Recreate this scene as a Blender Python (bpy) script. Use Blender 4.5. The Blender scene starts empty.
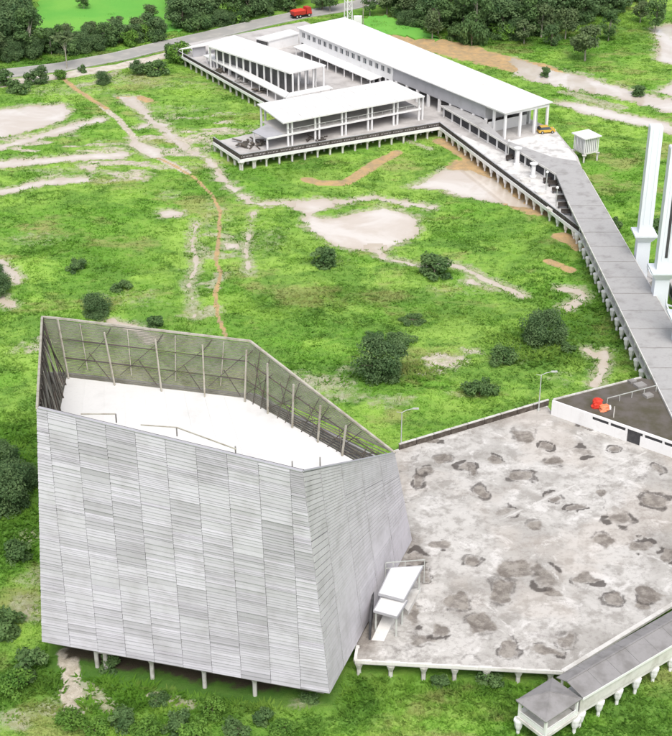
import bpy, math, random
import numpy as np
R = math.radians
rng = random.Random(7)
nr = np.random.RandomState(7)
C = bpy.context.scene.collection
scene = bpy.context.scene

# ---------------------------------------------------------------- camera, sky, sun, exposure
F, TH, CAMH = 1410.0, R(28.5), 100.0          # focal length in photo pixels, pitch below the horizon, metres above ground
cam = bpy.data.objects.new('camera', bpy.data.cameras.new('camera'))
C.objects.link(cam)
cam.location = (0, 0, CAMH)
cam.rotation_euler = (math.pi / 2 - TH, 0, 0)
cam.data.sensor_fit = 'VERTICAL'
cam.data.angle = 2 * math.atan(368 / F)
cam.data.clip_end = 9000
cam.data.clip_start = 1.0
scene.camera = cam

SUN_EL, SUN_AZ = R(56), R(174)                # azimuth clockwise from +Y: from behind the camera, nearly square to the front wall
w = bpy.data.worlds.new('World'); scene.world = w; w.use_nodes = True
nt = w.node_tree; nt.nodes.clear()
sky = nt.nodes.new('ShaderNodeTexSky'); sky.sky_type = 'NISHITA'; sky.sun_disc = False
sky.sun_elevation = SUN_EL; sky.sun_rotation = SUN_AZ
sky.air_density = 1.0; sky.dust_density = 5.0; sky.ozone_density = 1.0
hs = nt.nodes.new('ShaderNodeHueSaturation'); hs.inputs['Saturation'].default_value = 0.42
bg = nt.nodes.new('ShaderNodeBackground'); bg.inputs['Strength'].default_value = 0.14
wo = nt.nodes.new('ShaderNodeOutputWorld')
nt.links.new(sky.outputs[0], hs.inputs['Color']); nt.links.new(hs.outputs[0], bg.inputs['Color']); nt.links.new(bg.outputs[0], wo.inputs['Surface'])
sl = bpy.data.lights.new('sun', 'SUN'); sl.energy = 1.05; sl.angle = R(30); sl.color = (1.0, 0.965, 0.9)
so = bpy.data.objects.new('sun', sl); C.objects.link(so)
so.rotation_euler = (math.pi / 2 - SUN_EL, 0, math.pi - SUN_AZ)
scene.view_settings.view_transform = 'Standard'; scene.view_settings.look = 'None'
scene.view_settings.exposure = 0.55; scene.view_settings.gamma = 1.0

# ---------------------------------------------------------------- helpers
def at(px, py, z=0.0):
    """point of the place at height z that the photograph shows at pixel (px, py)"""
    u = (px - 336) / F; v = (py - 368) / F
    dy = math.cos(TH) - v * math.sin(TH); dz = -math.sin(TH) - v * math.cos(TH)
    t = (z - CAMH) / dz
    return (u * t, dy * t, z)
A31 = R(31)
def L(u, w_, z=0.0):
    """frame of the market halls: u along the short hall, w along the long hall towards the viewer"""
    return (math.cos(A31) * u + math.sin(A31) * w_, 300 + math.sin(A31) * u - math.cos(A31) * w_, z)
def lerp(a, b, t): return tuple(a[i] + (b[i] - a[i]) * t for i in range(len(a)))
def sub(a, b): return tuple(a[i] - b[i] for i in range(3))
def add(a, b): return tuple(a[i] + b[i] for i in range(3))
def mul(a, s): return tuple(x * s for x in a)
def dot(a, b): return sum(x * y for x, y in zip(a, b))
def cross(a, b): return (a[1]*b[2]-a[2]*b[1], a[2]*b[0]-a[0]*b[2], a[0]*b[1]-a[1]*b[0])
def norm(a):
    l = math.sqrt(dot(a, a)) or 1.0
    return (a[0]/l, a[1]/l, a[2]/l)
def dist(a, b): return math.sqrt(dot(sub(a, b), sub(a, b)))

def vnoise(x, y, seed=0):
    xi = np.floor(x).astype(np.int64); yi = np.floor(y).astype(np.int64)
    fx = x - xi; fy = y - yi
    fx = fx*fx*(3-2*fx); fy = fy*fy*(3-2*fy)
    def h(a, b):
        n = (a * 374761393 + b * 668265263 + seed * 974711) & 0x7fffffff
        n = ((n ^ (n >> 13)) * 1274126177) & 0x7fffffff
        return ((n ^ (n >> 16)) & 0xffff) / 65535.0
    a = h(xi, yi); b = h(xi+1, yi); c = h(xi, yi+1); d = h(xi+1, yi+1)
    return (a*(1-fx)+b*fx)*(1-fy) + (c*(1-fx)+d*fx)*fy
def fbm(x, y, seed=0, oct=4):
    s = 0; a = 0.5; t = 0
    for o in range(oct):
        s = s + a * vnoise(x * 2**o, y * 2**o, seed + o * 17); t += a; a *= 0.5
    return s / t
def sst(a, b, x):
    t = np.clip((x - a) / (b - a), 0, 1); return t*t*(3-2*t)
def pip(px, py, poly):
    ins = np.zeros(px.shape, bool); n = len(poly)
    for i in range(n):
        x1, y1 = poly[i][:2]; x2, y2 = poly[(i+1) % n][:2]
        if y1 == y2: continue
        c = ((y1 > py) != (y2 > py)) & (px < (x2-x1)*(py-y1)/(y2-y1)+x1)
        ins ^= c
    return ins
def dseg(px, py, a, b):
    dx, dy = b[0]-a[0], b[1]-a[1]; l2 = dx*dx+dy*dy or 1e-9
    t = np.clip(((px-a[0])*dx+(py-a[1])*dy)/l2, 0, 1)
    return np.hypot(px-a[0]-t*dx, py-a[1]-t*dy)
def dline(px, py, pts, closed=False):
    d = np.full(px.shape, 1e9)
    for i in range(len(pts) - (0 if closed else 1)):
        d = np.minimum(d, dseg(px, py, pts[i], pts[(i+1) % len(pts)]))
    return d

class MB:
    def __init__(s): s.v = []; s.f = []; s.sh = []; s.cur = 0.5
    def face(s, *pts):
        n = len(s.v); s.v += [tuple(p) for p in pts]; s.f.append(tuple(range(n, n+len(pts)))); s.sh.append(s.cur)
    def hexa(s, b, t):
        """b, t: four points each, counter-clockwise seen from the top"""
        n = len(s.v); s.v += [tuple(p) for p in b] + [tuple(p) for p in t]
        for q in ((3,2,1,0),(4,5,6,7),(0,1,5,4),(1,2,6,5),(2,3,7,6),(3,0,4,7)):
            s.f.append(tuple(n+i for i in q)); s.sh.append(s.cur)
    def box(s, c, size, rz=0.0):
        hx, hy, hz = size[0]/2, size[1]/2, size[2]/2; cs, sn = math.cos(rz), math.sin(rz)
        P = [(c[0]+x*cs-y*sn, c[1]+x*sn+y*cs) for x, y in ((-hx,-hy),(hx,-hy),(hx,hy),(-hx,hy))]
        s.hexa([(x, y, c[2]-hz) for x, y in P], [(x, y, c[2]+hz) for x, y in P])
    def beam(s, p, q, w_, h, up=(0, 0, 1)):
        d = norm(sub(q, p)); x = cross(d, up)
        if dot(x, x) < 1e-6: x = cross(d, (1, 0, 0))
        x = norm(x); y = norm(cross(x, d)); x = mul(x, w_/2); y = mul(y, h/2)
        def ring(o): return [add(add(o, mul(x, a)), mul(y, b)) for a, b in ((-1,-1),(1,-1),(1,1),(-1,1))]
        s.hexa(ring(p), ring(q))
    def prism(s, poly, z0, z1):
        n = len(s.v); k = len(poly)
        ar = sum(poly[i][0]*poly[(i+1) % k][1]-poly[(i+1) % k][0]*poly[i][1] for i in range(k))
        if ar < 0: poly = poly[::-1]
        s.v += [(p[0], p[1], z0) for p in poly] + [(p[0], p[1], z1) for p in poly]
        s.f.append(tuple(range(n+k-1, n-1, -1))); s.sh.append(s.cur)
        s.f.append(tuple(range(n+k, n+2*k))); s.sh.append(s.cur)
        for i in range(k):
            j = (i+1) % k; s.f.append((n+i, n+j, n+k+j, n+k+i)); s.sh.append(s.cur)
    def tube(s, pts, rad, n=8, cap=True):
        base = len(s.v); m = len(pts)
        for i, p in enumerate(pts):
            d = norm(sub(pts[min(i+1, m-1)], pts[max(i-1, 0)]))
            x = cross(d, (0, 1, 0) if abs(d[1]) < 0.9 else (1, 0, 0)); x = norm(x); y = cross(d, x)
            r = rad[i] if isinstance(rad, (list, tuple)) else rad
            for k in range(n):
                a = 2*math.pi*k/n
                s.v.append(add(p, add(mul(x, r*math.cos(a)), mul(y, r*math.sin(a)))))
        for i in range(m-1):
            for k in range(n):
                a = base+i*n+k; b = base+i*n+(k+1) % n
                s.f.append((a, a+n, b+n, b)); s.sh.append(s.cur)
        if cap:
            s.f.append(tuple(base+k for k in range(n))); s.sh.append(s.cur)
            s.f.append(tuple(base+(m-1)*n+k for k in range(n-1, -1, -1))); s.sh.append(s.cur)
    def lathe(s, c, prof, n=12):
        s.tube([(c[0], c[1], c[2]+z) for r, z in prof], [max(r, .001) for r, z in prof], n)
    def mesh(s, name, mat, off=(0, 0, 0)):
        me = bpy.data.meshes.new(name)
        me.from_pydata([(v[0]-off[0], v[1]-off[1], v[2]-off[2]) for v in s.v], [], s.f)
        at_ = me.attributes.new('shade', 'FLOAT', 'FACE'); at_.data.foreach_set('value', s.sh)
        if mat: me.materials.append(mat)
        return me

def rootloc(o):
    x = y = z = 0.0
    while o: x += o.location.x; y += o.location.y; z += o.location.z; o = o.parent
    return (x, y, z)
def obj(name, mb, mat, parent=None, kind=None):
    off = rootloc(parent) if parent else (0, 0, 0)
    o = bpy.data.objects.new(name, mb.mesh(name, mat, off)); C.objects.link(o)
    if parent: o.parent = parent
    if kind: o['kind'] = kind
    return o
def inst(name, me, loc, parent=None, rz=0.0, sc=None):
    o = bpy.data.objects.new(name, me); C.objects.link(o)
    if parent:
        r = rootloc(parent); loc = sub(loc, r); o.parent = parent
    o.location = loc; o.rotation_euler = (0, 0, rz)
    if sc: o.scale = sc
    return o
def tag(o, label, cat, group=None):
    o['label'] = label; o['category'] = cat
    if group: o['group'] = group
    return o
def thing(name, label, cat, loc, group=None):
    o = bpy.data.objects.new(name, None); C.objects.link(o); o.location = loc; o.empty_display_size = 0.5
    return tag(o, label, cat, group)
def raw_mesh(name, v, f, mat, attrs=None, smooth=False):
    """v (n,3) array, f (m,k) array; attrs: name -> per-point float array"""
    me = bpy.data.meshes.new(name); n, m, k = len(v), len(f), f.shape[1]
    me.vertices.add(n); me.vertices.foreach_set('co', np.ascontiguousarray(v, np.float32).ravel())
    me.loops.add(m*k); me.loops.foreach_set('vertex_index', np.ascontiguousarray(f, np.int32).ravel())
    me.polygons.add(m); me.polygons.foreach_set('loop_start', np.arange(0, m*k, k, dtype=np.int32))
    if smooth: me.polygons.foreach_set('use_smooth', np.ones(m, bool))
    me.update(calc_edges=True)
    for a, val in (attrs or {}).items():
        t = me.attributes.new(a, 'FLOAT', 'POINT'); t.data.foreach_set('value', np.ascontiguousarray(val, np.float32))
    me.materials.append(mat)
    return me

# ---------------------------------------------------------------- materials
class NB:
    def __init__(s, name):
        s.m = bpy.data.materials.new(name); s.m.use_nodes = True; s.t = s.m.node_tree
        s.b = s.t.nodes['Principled BSDF']; s.o = s.t.nodes['Material Output']
        s.b.inputs['Specular IOR Level'].default_value = 0.25
        g = s.t.nodes.new('ShaderNodeNewGeometry'); s.pos = g.outputs['Position']
    def n(s, t, **kw):
        x = s.t.nodes.new(t)
        for k, v in kw.items(): setattr(x, k, v)
        return x
    def l(s, a, b): s.t.links.new(a, b)
    def noise(s, scale, detail=4, rough=0.55, vec=None, dist_=0.0):
        x = s.n('ShaderNodeTexNoise'); x.inputs['Scale'].default_value = scale; x.inputs['Detail'].default_value = detail
        x.inputs['Roughness'].default_value = rough; x.inputs['Distortion'].default_value = dist_
        s.l(vec or s.pos, x.inputs['Vector']); return x.outputs['Fac']
    def vscale(s, v):
        x = s.n('ShaderNodeVectorMath', operation='MULTIPLY'); s.l(s.pos, x.inputs[0]); x.inputs[1].default_value = v; return x.outputs[0]
    def ramp(s, fac, a, b):
        x = s.n('ShaderNodeMapRange', interpolation_type='SMOOTHSTEP'); s.l(fac, x.inputs[0])
        x.inputs[1].default_value = a; x.inputs[2].default_value = b; return x.outputs[0]
    def math(s, op, a, b=None):
        x = s.n('ShaderNodeMath', operation=op)
        for i, q in enumerate((a, b)):
            if q is None: continue
            if isinstance(q, (int, float)): x.inputs[i].default_value = q
            else: s.l(q, x.inputs[i])
        return x.outputs[0]
    def mix(s, fac, a, b):
        x = s.n('ShaderNodeMix', data_type='RGBA')
        for i, q in ((0, fac), (6, a), (7, b)):
            if isinstance(q, (int, float)): x.inputs[i].default_value = q
            elif isinstance(q, tuple): x.inputs[i].default_value = (*q, 1)
            else: s.l(q, x.inputs[i])
        return x.outputs[2]
    def attr(s, name): x = s.n('ShaderNodeAttribute'); x.attribute_name = name; return x.outputs['Fac']
    def bump(s, h, strength, d=0.1):
        x = s.n('ShaderNodeBump'); x.inputs['Strength'].default_value = strength; x.inputs['Distance'].default_value = d
        s.l(h, x.inputs['Height']); s.l(x.outputs[0], s.b.inputs['Normal'])
    def done(s, col, rough=0.7):
        if isinstance(col, tuple): s.b.inputs['Base Color'].default_value = (*col, 1)
        else: s.l(col, s.b.inputs['Base Color'])
        if isinstance(rough, (int, float)): s.b.inputs['Roughness'].default_value = rough
        else: s.l(rough, s.b.inputs['Roughness'])
        return s.m

def weathered(name, c1, c2, scale=0.6, rough=0.75, streak=0.0, lo=0.42, hi=0.7, shade=0.0):
    """paint or concrete: c1 with patches of c2, fine grain, optional vertical streaks"""
    b = NB(name)
    f = b.ramp(b.noise(scale, 6, 0.62), lo, hi)
    if streak:
        st = b.ramp(b.noise(1.0, 4, 0.6, b.vscale((2.2, 2.2, 0.16))), 0.5, 0.78)
        f = b.math('MAXIMUM', f, b.math('MULTIPLY', st, streak))
    col = b.mix(f, c1, c2)
    g = b.noise(9, 3)
    col = b.mix(b.math('MULTIPLY', g, 0.25), col, mul(c1, 0.72))
    if shade:
        col = b.mix(b.math('MULTIPLY', b.attr('shade'), shade), col, mul(c2, 0.6))
    b.bump(b.noise(5, 5), 0.15, 0.05)
    return b.done(col, rough)

M = {}
M['terrace'] = weathered('terrace_concrete', (.68,.67,.66), (.42,.41,.40), .45, .85, 0, .46, .66)
M['louvre'] = weathered('louvre_grey', (.50,.492,.545), (.41,.40,.435), .35, .6, .5, shade=.62)
M['cladding'] = weathered('cladding_grey', (.60,.58,.63), (.46,.445,.475), .45, .6, .9, .42, .72, shade=.4)
M['white'] = weathered('white_paint', (.80,.80,.81), (.66,.65,.64), .5, .6, .35, .5, .8)
M['roofwhite'] = weathered('white_roof_sheet', (.74,.74,.74), (.58,.58,.575), .2, .5, .3, .5, .85)
M['cream'] = weathered('offwhite_concrete', (.70,.69,.67), (.50,.48,.45), .5, .8, .6)
M['pilewhite'] = weathered('pile_concrete', (.62,.61,.59), (.36,.34,.30), .8, .85, .8)
M['concrete'] = weathered('deck_concrete', (.52,.50,.49), (.36,.34,.33), .3, .85, 0, .4, .7)
M['slab'] = weathered('slab_concrete', (.30,.29,.28), (.2,.19,.18), .4, .9)
M['greyroof'] = weathered('grey_roof', (.40,.395,.395), (.27,.262,.255), .5, .85, .5, .45, .75)
M['nearroof'] = weathered('weathered_roof', (.28,.272,.275), (.19,.183,.18), .45, .85, .55, .42, .7)
M['greywall'] = weathered('grey_wall', (.42,.42,.45), (.34,.34,.36), .3, .8, .5)
M['dark'] = weathered('dark_timber', (.065,.056,.052), (.10,.085,.075), 1, .8)
M['void'] = weathered('dark_interior', (.055,.055,.06), (.09,.09,.09), 1, .9)
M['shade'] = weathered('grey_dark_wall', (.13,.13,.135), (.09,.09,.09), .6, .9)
M['mould'] = weathered('mouldy_concrete', (.075,.062,.052), (.16,.14,.12), 1.2, .95)
M['brownroof'] = weathered('mossy_roof', (.135,.12,.11), (.085,.078,.05), .35, .95, 0, .35, .65)
M['lattice'] = weathered('lattice_slat', (.27,.265,.225), (.16,.155,.12), .5, .85)
M['steel'] = weathered('brace_steel', (.10,.092,.08), (.14,.11,.09), 1, .7)
M['post'] = weathered('post_steel', (.46,.44,.38), (.3,.27,.21), 1, .7)
M['glass'] = weathered('window_glass', (.07,.085,.1), (.12,.14,.16), .5, .15)
M['towerpaint'] = weathered('tower_paint', (.78,.82,.88), (.70,.74,.80), .25, .5, .4, .5, .8)
M['road'] = weathered('asphalt', (.33,.325,.31), (.42,.40,.37), .25, .9)
M['shoulder'] = weathered('pale_gravel', (.58,.54,.48), (.42,.36,.28), .5, .95, 0, .4, .7)
M['red'] = weathered('red_paint', (.52,.045,.04), (.40,.05,.04), 1, .4)
M['tarp'] = weathered('red_tarpaulin', (.70,.06,.035), (.55,.04,.03), 2, .6)
M['orange'] = weathered('orange_sheet', (.78,.22,.10), (.72,.32,.2), 2, .6)
M['yellow'] = weathered('yellow_paint', (.60,.38,.06), (.5,.33,.08), 2, .5)
M['rubber'] = weathered('tyre_rubber', (.02,.02,.02), (.03,.03,.03), 3, .9)
M['metal'] = weathered('galvanised_pole', (.5,.52,.5), (.4,.41,.39), 2, .5)
M['bark'] = weathered('bark', (.16,.13,.10), (.26,.23,.19), 2, .95)
M['palebark'] = weathered('pale_bark', (.36,.34,.29), (.22,.20,.16), 2, .95)
M['line'] = weathered('road_paint', (.6,.6,.58), (.4,.4,.38), 2, .8)

def leafmat(name, dark, light, trans=0.35):
    b = NB(name); b.b.inputs['Specular IOR Level'].default_value = 0.15
    col = b.mix(b.attr('tone'), dark, light)
    col = b.mix(b.math('MULTIPLY', b.ramp(b.noise(.35, 3), .35, .7), .5), col, mul(light, .8))
    b.done(col, .6)
    t = b.n('ShaderNodeBsdfTranslucent'); b.l(col, t.inputs['Color'])
    mx = b.n('ShaderNodeMixShader'); mx.inputs[0].default_value = trans
    b.l(b.b.outputs[0], mx.inputs[1]); b.l(t.outputs[0], mx.inputs[2]); b.l(mx.outputs[0], b.o.inputs['Surface'])
    return b.m
M['leaf_dark'] = leafmat('leaf_dark', (.06,.125,.052), (.185,.285,.12))
M['leaf_mid'] = leafmat('leaf_mid', (.065,.135,.05), (.18,.29,.105))
M['leaf_pale'] = leafmat('leaf_pale', (.075,.12,.055), (.20,.27,.12))
M['leaf_lime'] = leafmat('leaf_lime', (.065,.165,.03), (.21,.38,.07))
def greens(b):
    """colour of the living grass by place: lime and mid green swathes, olive and darker patches, fine streaks"""
    n1 = b.ramp(b.noise(.03, 5, .65), .42, .58); n2 = b.ramp(b.noise(.10, 6, .68, b.vscale((1, 1.15, 1)), .8), .44, .60)
    g = b.mix(n1, (.15,.335,.038), (.275,.45,.08))
    g = b.mix(b.math('MULTIPLY', n2, .85), g, (.115,.255,.036))
    g = b.mix(b.math('MULTIPLY', b.ramp(b.noise(.05, 5, .7, b.vscale((1.0, 1.5, 1))), .52, .64), .75), g, (.33,.34,.125))
    g = b.mix(b.math('MULTIPLY', b.ramp(b.noise(.3, 5, .7, b.vscale((.5, 1.3, 1)), .5), .5, .66), .6), g, (.08,.185,.03))
    g = b.mix(b.math('MULTIPLY', b.ramp(b.noise(.07, 5, .62, b.vscale((1, 1.3, 1)), .6), .54, .66), .8), g, (.31,.51,.085))
    return g
def scaled(b, col, k):
    x = b.n('ShaderNodeVectorMath', operation='SCALE'); b.l(col, x.inputs[0])
    if isinstance(k, (int, float)): x.inputs['Scale'].default_value = k
    else: b.l(k, x.inputs['Scale'])
    return x.outputs[0]
def grassmat():
    b = NB('grass_blades'); b.b.inputs['Specular IOR Level'].default_value = .1
    k = b.n('ShaderNodeMapRange'); b.l(b.attr('tone'), k.inputs[0]); k.inputs[3].default_value = .78; k.inputs[4].default_value = 1.25
    col = scaled(b, greens(b), k.outputs[0])
    b.done(col, .7)
    t = b.n('ShaderNodeBsdfTranslucent'); b.l(col, t.inputs['Color']); mx = b.n('ShaderNodeMixShader'); mx.inputs[0].default_value = .5
    b.l(b.b.outputs[0], mx.inputs[1]); b.l(t.outputs[0], mx.inputs[2]); b.l(mx.outputs[0], b.o.inputs['Surface'])
    return b.m
M['grass'] = grassmat()

def groundmat():
    b = NB('grass_ground')
    n3 = b.noise(1.6, 5, .65); green = greens(b)
    green = b.mix(b.math('MULTIPLY', b.ramp(n3, .42, .68), .3), green, (.30,.43,.09))
    brk = b.math('SUBTRACT', b.noise(.7, 6, .72), .5)
    def msk(nm, k=1.0, lo=.30, hi=.70): return b.ramp(b.math('ADD', b.attr(nm), b.math('MULTIPLY', brk, k)), lo, hi)
    lush = b.mix(b.math('MULTIPLY', b.attr('lush'), .8), green, (.055,.14,.022))
    dry = b.mix(b.ramp(b.noise(1.1, 5, .7), .35, .65), (.30,.29,.17), (.47,.46,.35))
    col = b.mix(b.math('MULTIPLY', msk('dry', 1.5, .22, .85), .85), lush, dry)
    sand = b.mix(b.ramp(n3, .3, .7), (.60,.55,.47), (.42,.37,.29))
    col = b.mix(msk('sand', 1.3), col, sand)
    mud = b.mix(b.ramp(b.noise(.5, 5, .7), .35, .65), (.53,.355,.175), (.38,.285,.165))
    col = b.mix(msk('mud', 1.3), col, mud)
    col = b.mix(msk('soil_shade', .9), col, (.075,.062,.042))  # bare ground under the building, its colour darkened to stand for shade
    h = b.math('ADD', n3, b.noise(6, 4, .7))
    b.bump(h, .6, .25)
    return b.done(col, .95)
M['ground'] = groundmat()
def watermat(name, c1, c2, c3, c4):
    b = NB(name); b.b.inputs['Specular IOR Level'].default_value = 0.5
    col = b.mix(b.ramp(b.noise(.10, 4, .6, None, .5), .38, .62), c1, c2)
    col = b.mix(b.math('MULTIPLY', b.ramp(b.noise(.45, 5, .65, b.vscale((.6, 1.2, 1)), .6), .55, .75), .25), col, c3)
    ed = b.ramp(b.math('ADD', b.attr('edge'), b.math('MULTIPLY', b.math('SUBTRACT', b.noise(.5, 5, .65), .5), 2.6)), -2.2, .9)
    col = b.mix(b.math('MULTIPLY', ed, .8), col, c4)
    b.bump(b.noise(.8, 2), .02, .05); b.b.inputs['Specular IOR Level'].default_value = .9
    return b.done(col, .03)
M['water'] = watermat('muddy_water', (.66,.615,.57), (.57,.50,.435), (.42,.38,.29), (.47,.395,.30))
M['brownwater'] = watermat('brown_water', (.50,.29,.12), (.58,.38,.2), (.4,.3,.18), (.45,.32,.18))

def fieldmat():
    b = NB('field_grass'); col = b.mix(b.ramp(b.noise(.06, 4), .35, .65), (.13,.40,.06), (.19,.45,.07))
    col = b.mix(b.math('MULTIPLY', b.noise(.9, 5, .7), .4), col, (.10,.30,.05)); b.bump(b.noise(3, 4), .4, .2)
    return b.done(col, .95)
M['field'] = fieldmat()

def plazamat():
    b = NB('plaza_concrete')
    col = b.mix(b.ramp(b.noise(.11, 5, .6, None, .7), .4, .6), (.52,.505,.485), (.39,.375,.355))
    col = b.mix(b.math('MULTIPLY', b.ramp(b.noise(.42, 7, .72), .46, .62), .7), col, (.27,.255,.235))
    col = b.mix(b.math('MULTIPLY', b.ramp(b.noise(.30, 7, .7, None, .6), .52, .64), .75), col, (.64,.625,.61))
    col = b.mix(b.math('MULTIPLY', b.ramp(b.noise(1.7, 6, .75), .5, .66), .5), col, (.25,.23,.22))
    col = b.mix(b.math('MULTIPLY', b.ramp(b.noise(.09, 3), .5, .65), .25), col, (.50,.43,.37))
    brk = b.math('SUBTRACT', b.noise(1.5, 7, .8), .5)
    st = b.ramp(b.math('ADD', b.attr('stain'), b.math('MULTIPLY', brk, .9)), .12, .75)
    col = b.mix(b.math('MULTIPLY', st, .8), col, b.mix(b.ramp(b.noise(.9, 5, .7), .4, .62), (.12,.10,.085), (.27,.245,.215)))
    ed = b.ramp(b.math('ADD', b.attr('rim'), b.math('MULTIPLY', brk, .9)), .2, .8)
    col = b.mix(b.math('MULTIPLY', ed, .85), col, (.06,.05,.045))
    col = b.mix(b.math('MULTIPLY', b.ramp(b.math('ADD', b.attr('seam'), b.math('MULTIPLY', brk, .8)), .35, .7), .6), col, (.62,.605,.59))
    b.bump(b.noise(4, 5), .15, .03)
    return b.done(col, .9)
M['plaza'] = plazamat()
# ---------------------------------------------------------------- terrain
def pts(*p): return [at(x, y) for x, y in p]
POOLS = [  # (outline, brown?, shore noise)
 (pts((282,203),(320,199),(345,201),(330,208),(312,214),(326,221),(352,214),(384,206),(420,219),(416,234),(399,246),(377,251),(337,247),(316,236),(302,226),(310,214),(296,209)), 0, 2.2),
 (pts((409,188),(424,181),(445,170),(470,170),(492,178),(512,194),(535,209),(505,205),(480,200),(455,196),(440,190)), 0, 1.6),
 (pts((0,110),(30,106),(62,104),(72,110),(64,120),(40,128),(0,139),(-30,142),(-40,112)), 0, 2.0),
 (pts((512,57),(548,68),(590,78),(630,90),(680,101),(720,112),(720,124),(672,113),(622,99),(580,91),(545,84),(515,77)), 0, 3.6),
 (pts((556,102),(585,103),(620,113),(680,126),(720,136),(720,142),(672,133),(620,122),(580,112)), 0, 2.8),
 (pts((650,29),(672,24),(710,22),(720,62),(690,66),(668,64),(655,60),(659,42)), 0, 1.6),
 (pts((656,92),(676,82),(715,84),(715,100),(680,98)), 0, 1.2),
 (pts((132,137),(140,142),(160,149),(162,157),(152,158),(140,152),(130,146)), 0, .8),
 (pts((118,96),(135,97),(150,112),(140,112),(126,105)), 0, 1.2),
 (pts((158,213),(168,211),(182,213),(180,216),(166,217)), 0, 1.6),
 (pts((225,243),(238,244),(237,249),(226,249)), 0, .6),
 (pts((466,283),(470,278),(490,290),(498,290)), 0, .6)]
STREAMS = [  # (centre line, width m, shore noise)
 (pts((-20,166),(30,162),(75,158),(118,155)), 2.0, 1.8), (pts((-10,150),(30,140),(70,128),(98,120)), 1.6, 1.6),
 (pts((-20,195),(15,190),(40,183),(85,180)), 1.4, 1.6), (pts((80,166),(120,176),(145,180)), .4, 2.4),
 (pts((132,100),(150,119),(168,134),(188,151),(210,160),(222,178),(236,192),(252,204),(284,204)), .65, 2.0),
 (pts((160,121),(175,140),(185,150)), .6, 1.6), (pts((140,128),(152,122),(165,125)), .8, 1.8),
 (pts((196,222),(192,248),(196,262),(190,285),(194,318)), .12, 1.0), (pts((254,212),(246,246),(249,275)), -.05, 1.0),
 (pts((376,248),(384,259),(405,263),(420,267),(448,264),(466,269),(484,280),(510,290),(522,296)), .45, .8),
 (pts((560,289),(578,291),(585,296),(578,303),(566,309)), .7, .8), (pts((586,350),(595,357),(604,352)), .5, .6), (pts((604,354),(602,372),(594,386)), .35, .6),
 (pts((344,202),(372,198),(400,203),(430,208)), .6, 1.8), (pts((110,322),(135,330),(150,340)), .6, 1.2), (pts((0,262),(10,272),(17,282)), .6, .8),
 (pts((0,300),(10,306)), .6, .8)]
PATHS = [  # bare earth trails: (line, width, kind)
 (pts((58,74),(75,90),(92,101),(108,110)), .45, 'mud'), (pts((100,106),(118,120),(134,138)), .55, 'sand'), (pts((152,156),(176,168),(196,180),(212,196),(220,212),(219,240),(216,262),(221,275),(215,296),(218,318),(226,338)), .17, 'mud'),
 (pts((150,154),(172,166),(188,174)), .7, 'sand'),
 (pts((407,38),(440,48),(480,57),(515,66)), 5.4, 'mud'), (pts((472,168),(500,178),(540,208)), 4.2, 'mud'), (pts((476,176),(525,206)), 3.0, 'mud'),
 (pts((396,154),(375,166),(345,184),(320,184),(308,181)), 1.2, 'mud'), (pts((535,66),(580,84),(600,90)), 2.6, 'mud'), (pts((565,94),(620,108)), 1.6, 'dry'),
 (pts((560,238),(575,243),(582,250)), 1.5, 'mud'), (pts((548,262),(570,272)), .8, 'mud'), (pts((118,72),(95,84),(75,88)), 1.0, 'dry'),
 (pts((120,98),(140,98),(150,102)), .8, 'mud'), (pts((205,236),(232,238)), .5, 'dry'), (pts((68,648),(70,680),(74,705)), .9, 'sand'), (pts((84,680),(110,702)), .8, 'dry'), (pts((150,690),(190,700)), .6, 'dry'),
 (pts((350,120),(430,150)), .7, 'dry'), (pts((440,142),(470,160),(500,178)), 1.3, 'mud')]
PATCH = [  # (px, py, rx m, ry m, kind, strength)
 (445,362,5.2,3.2,'sand',.62), (470,352,3,2,'sand',.55), (430,374,2.6,1.6,'sand',.55), (325,385,5,3.5,'dry',.75), (345,396,4,3,'dry',.6), (300,378,3.5,3,'sand',.45),
 (25,600,2.6,2.6,'dry',.66), (33,575,2.2,2.2,'dry',.62), (28,536,1.8,2,'dry',.6), (12,715,2.6,2,'dry',.7), (30,612,2,2,'sand',.45), (66,690,1.8,3,'sand',.5), (40,345,3,4,'sand',.5), (22,350,2.4,3,'dry',.6),
 (390,404,5,2.4,'dry',.55), (350,372,3,2,'dry',.5), (60,700,2.4,2.4,'dry',.55), (300,704,2.2,1.2,'dry',.5), (465,660,1,1,'dry',.3),
 (170,196,3,3,'dry',.5), (60,172,9,2.2,'dry',.5), (110,150,7,2.5,'dry',.5), (35,240,7,4,'dry',.42), (40,228,6,3,'mud',.34), (190,135,9,5,'dry',.46), (165,110,9,5,'dry',.42),
 (215,225,5,10,'dry',.42), (260,240,6,9,'dry',.4), (130,300,9,4,'dry',.4), (505,360,4,2.4,'dry',.46), (470,395,4,1.6,'dry',.42), (560,380,4,3,'dry',.36), (600,372,3,2,'dry',.42),
 (600,95,7,3,'dry',.5), (560,75,5,2,'dry',.5), (120,80,14,6,'dry',.5), (60,92,14,6,'dry',.46), (30,80,9,6,'dry',.5), (180,86,12,5,'dry',.4), (330,262,5,4,'dry',.3), (460,290,8,4,'dry',.36), (540,345,7,4,'dry',.36)]
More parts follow.
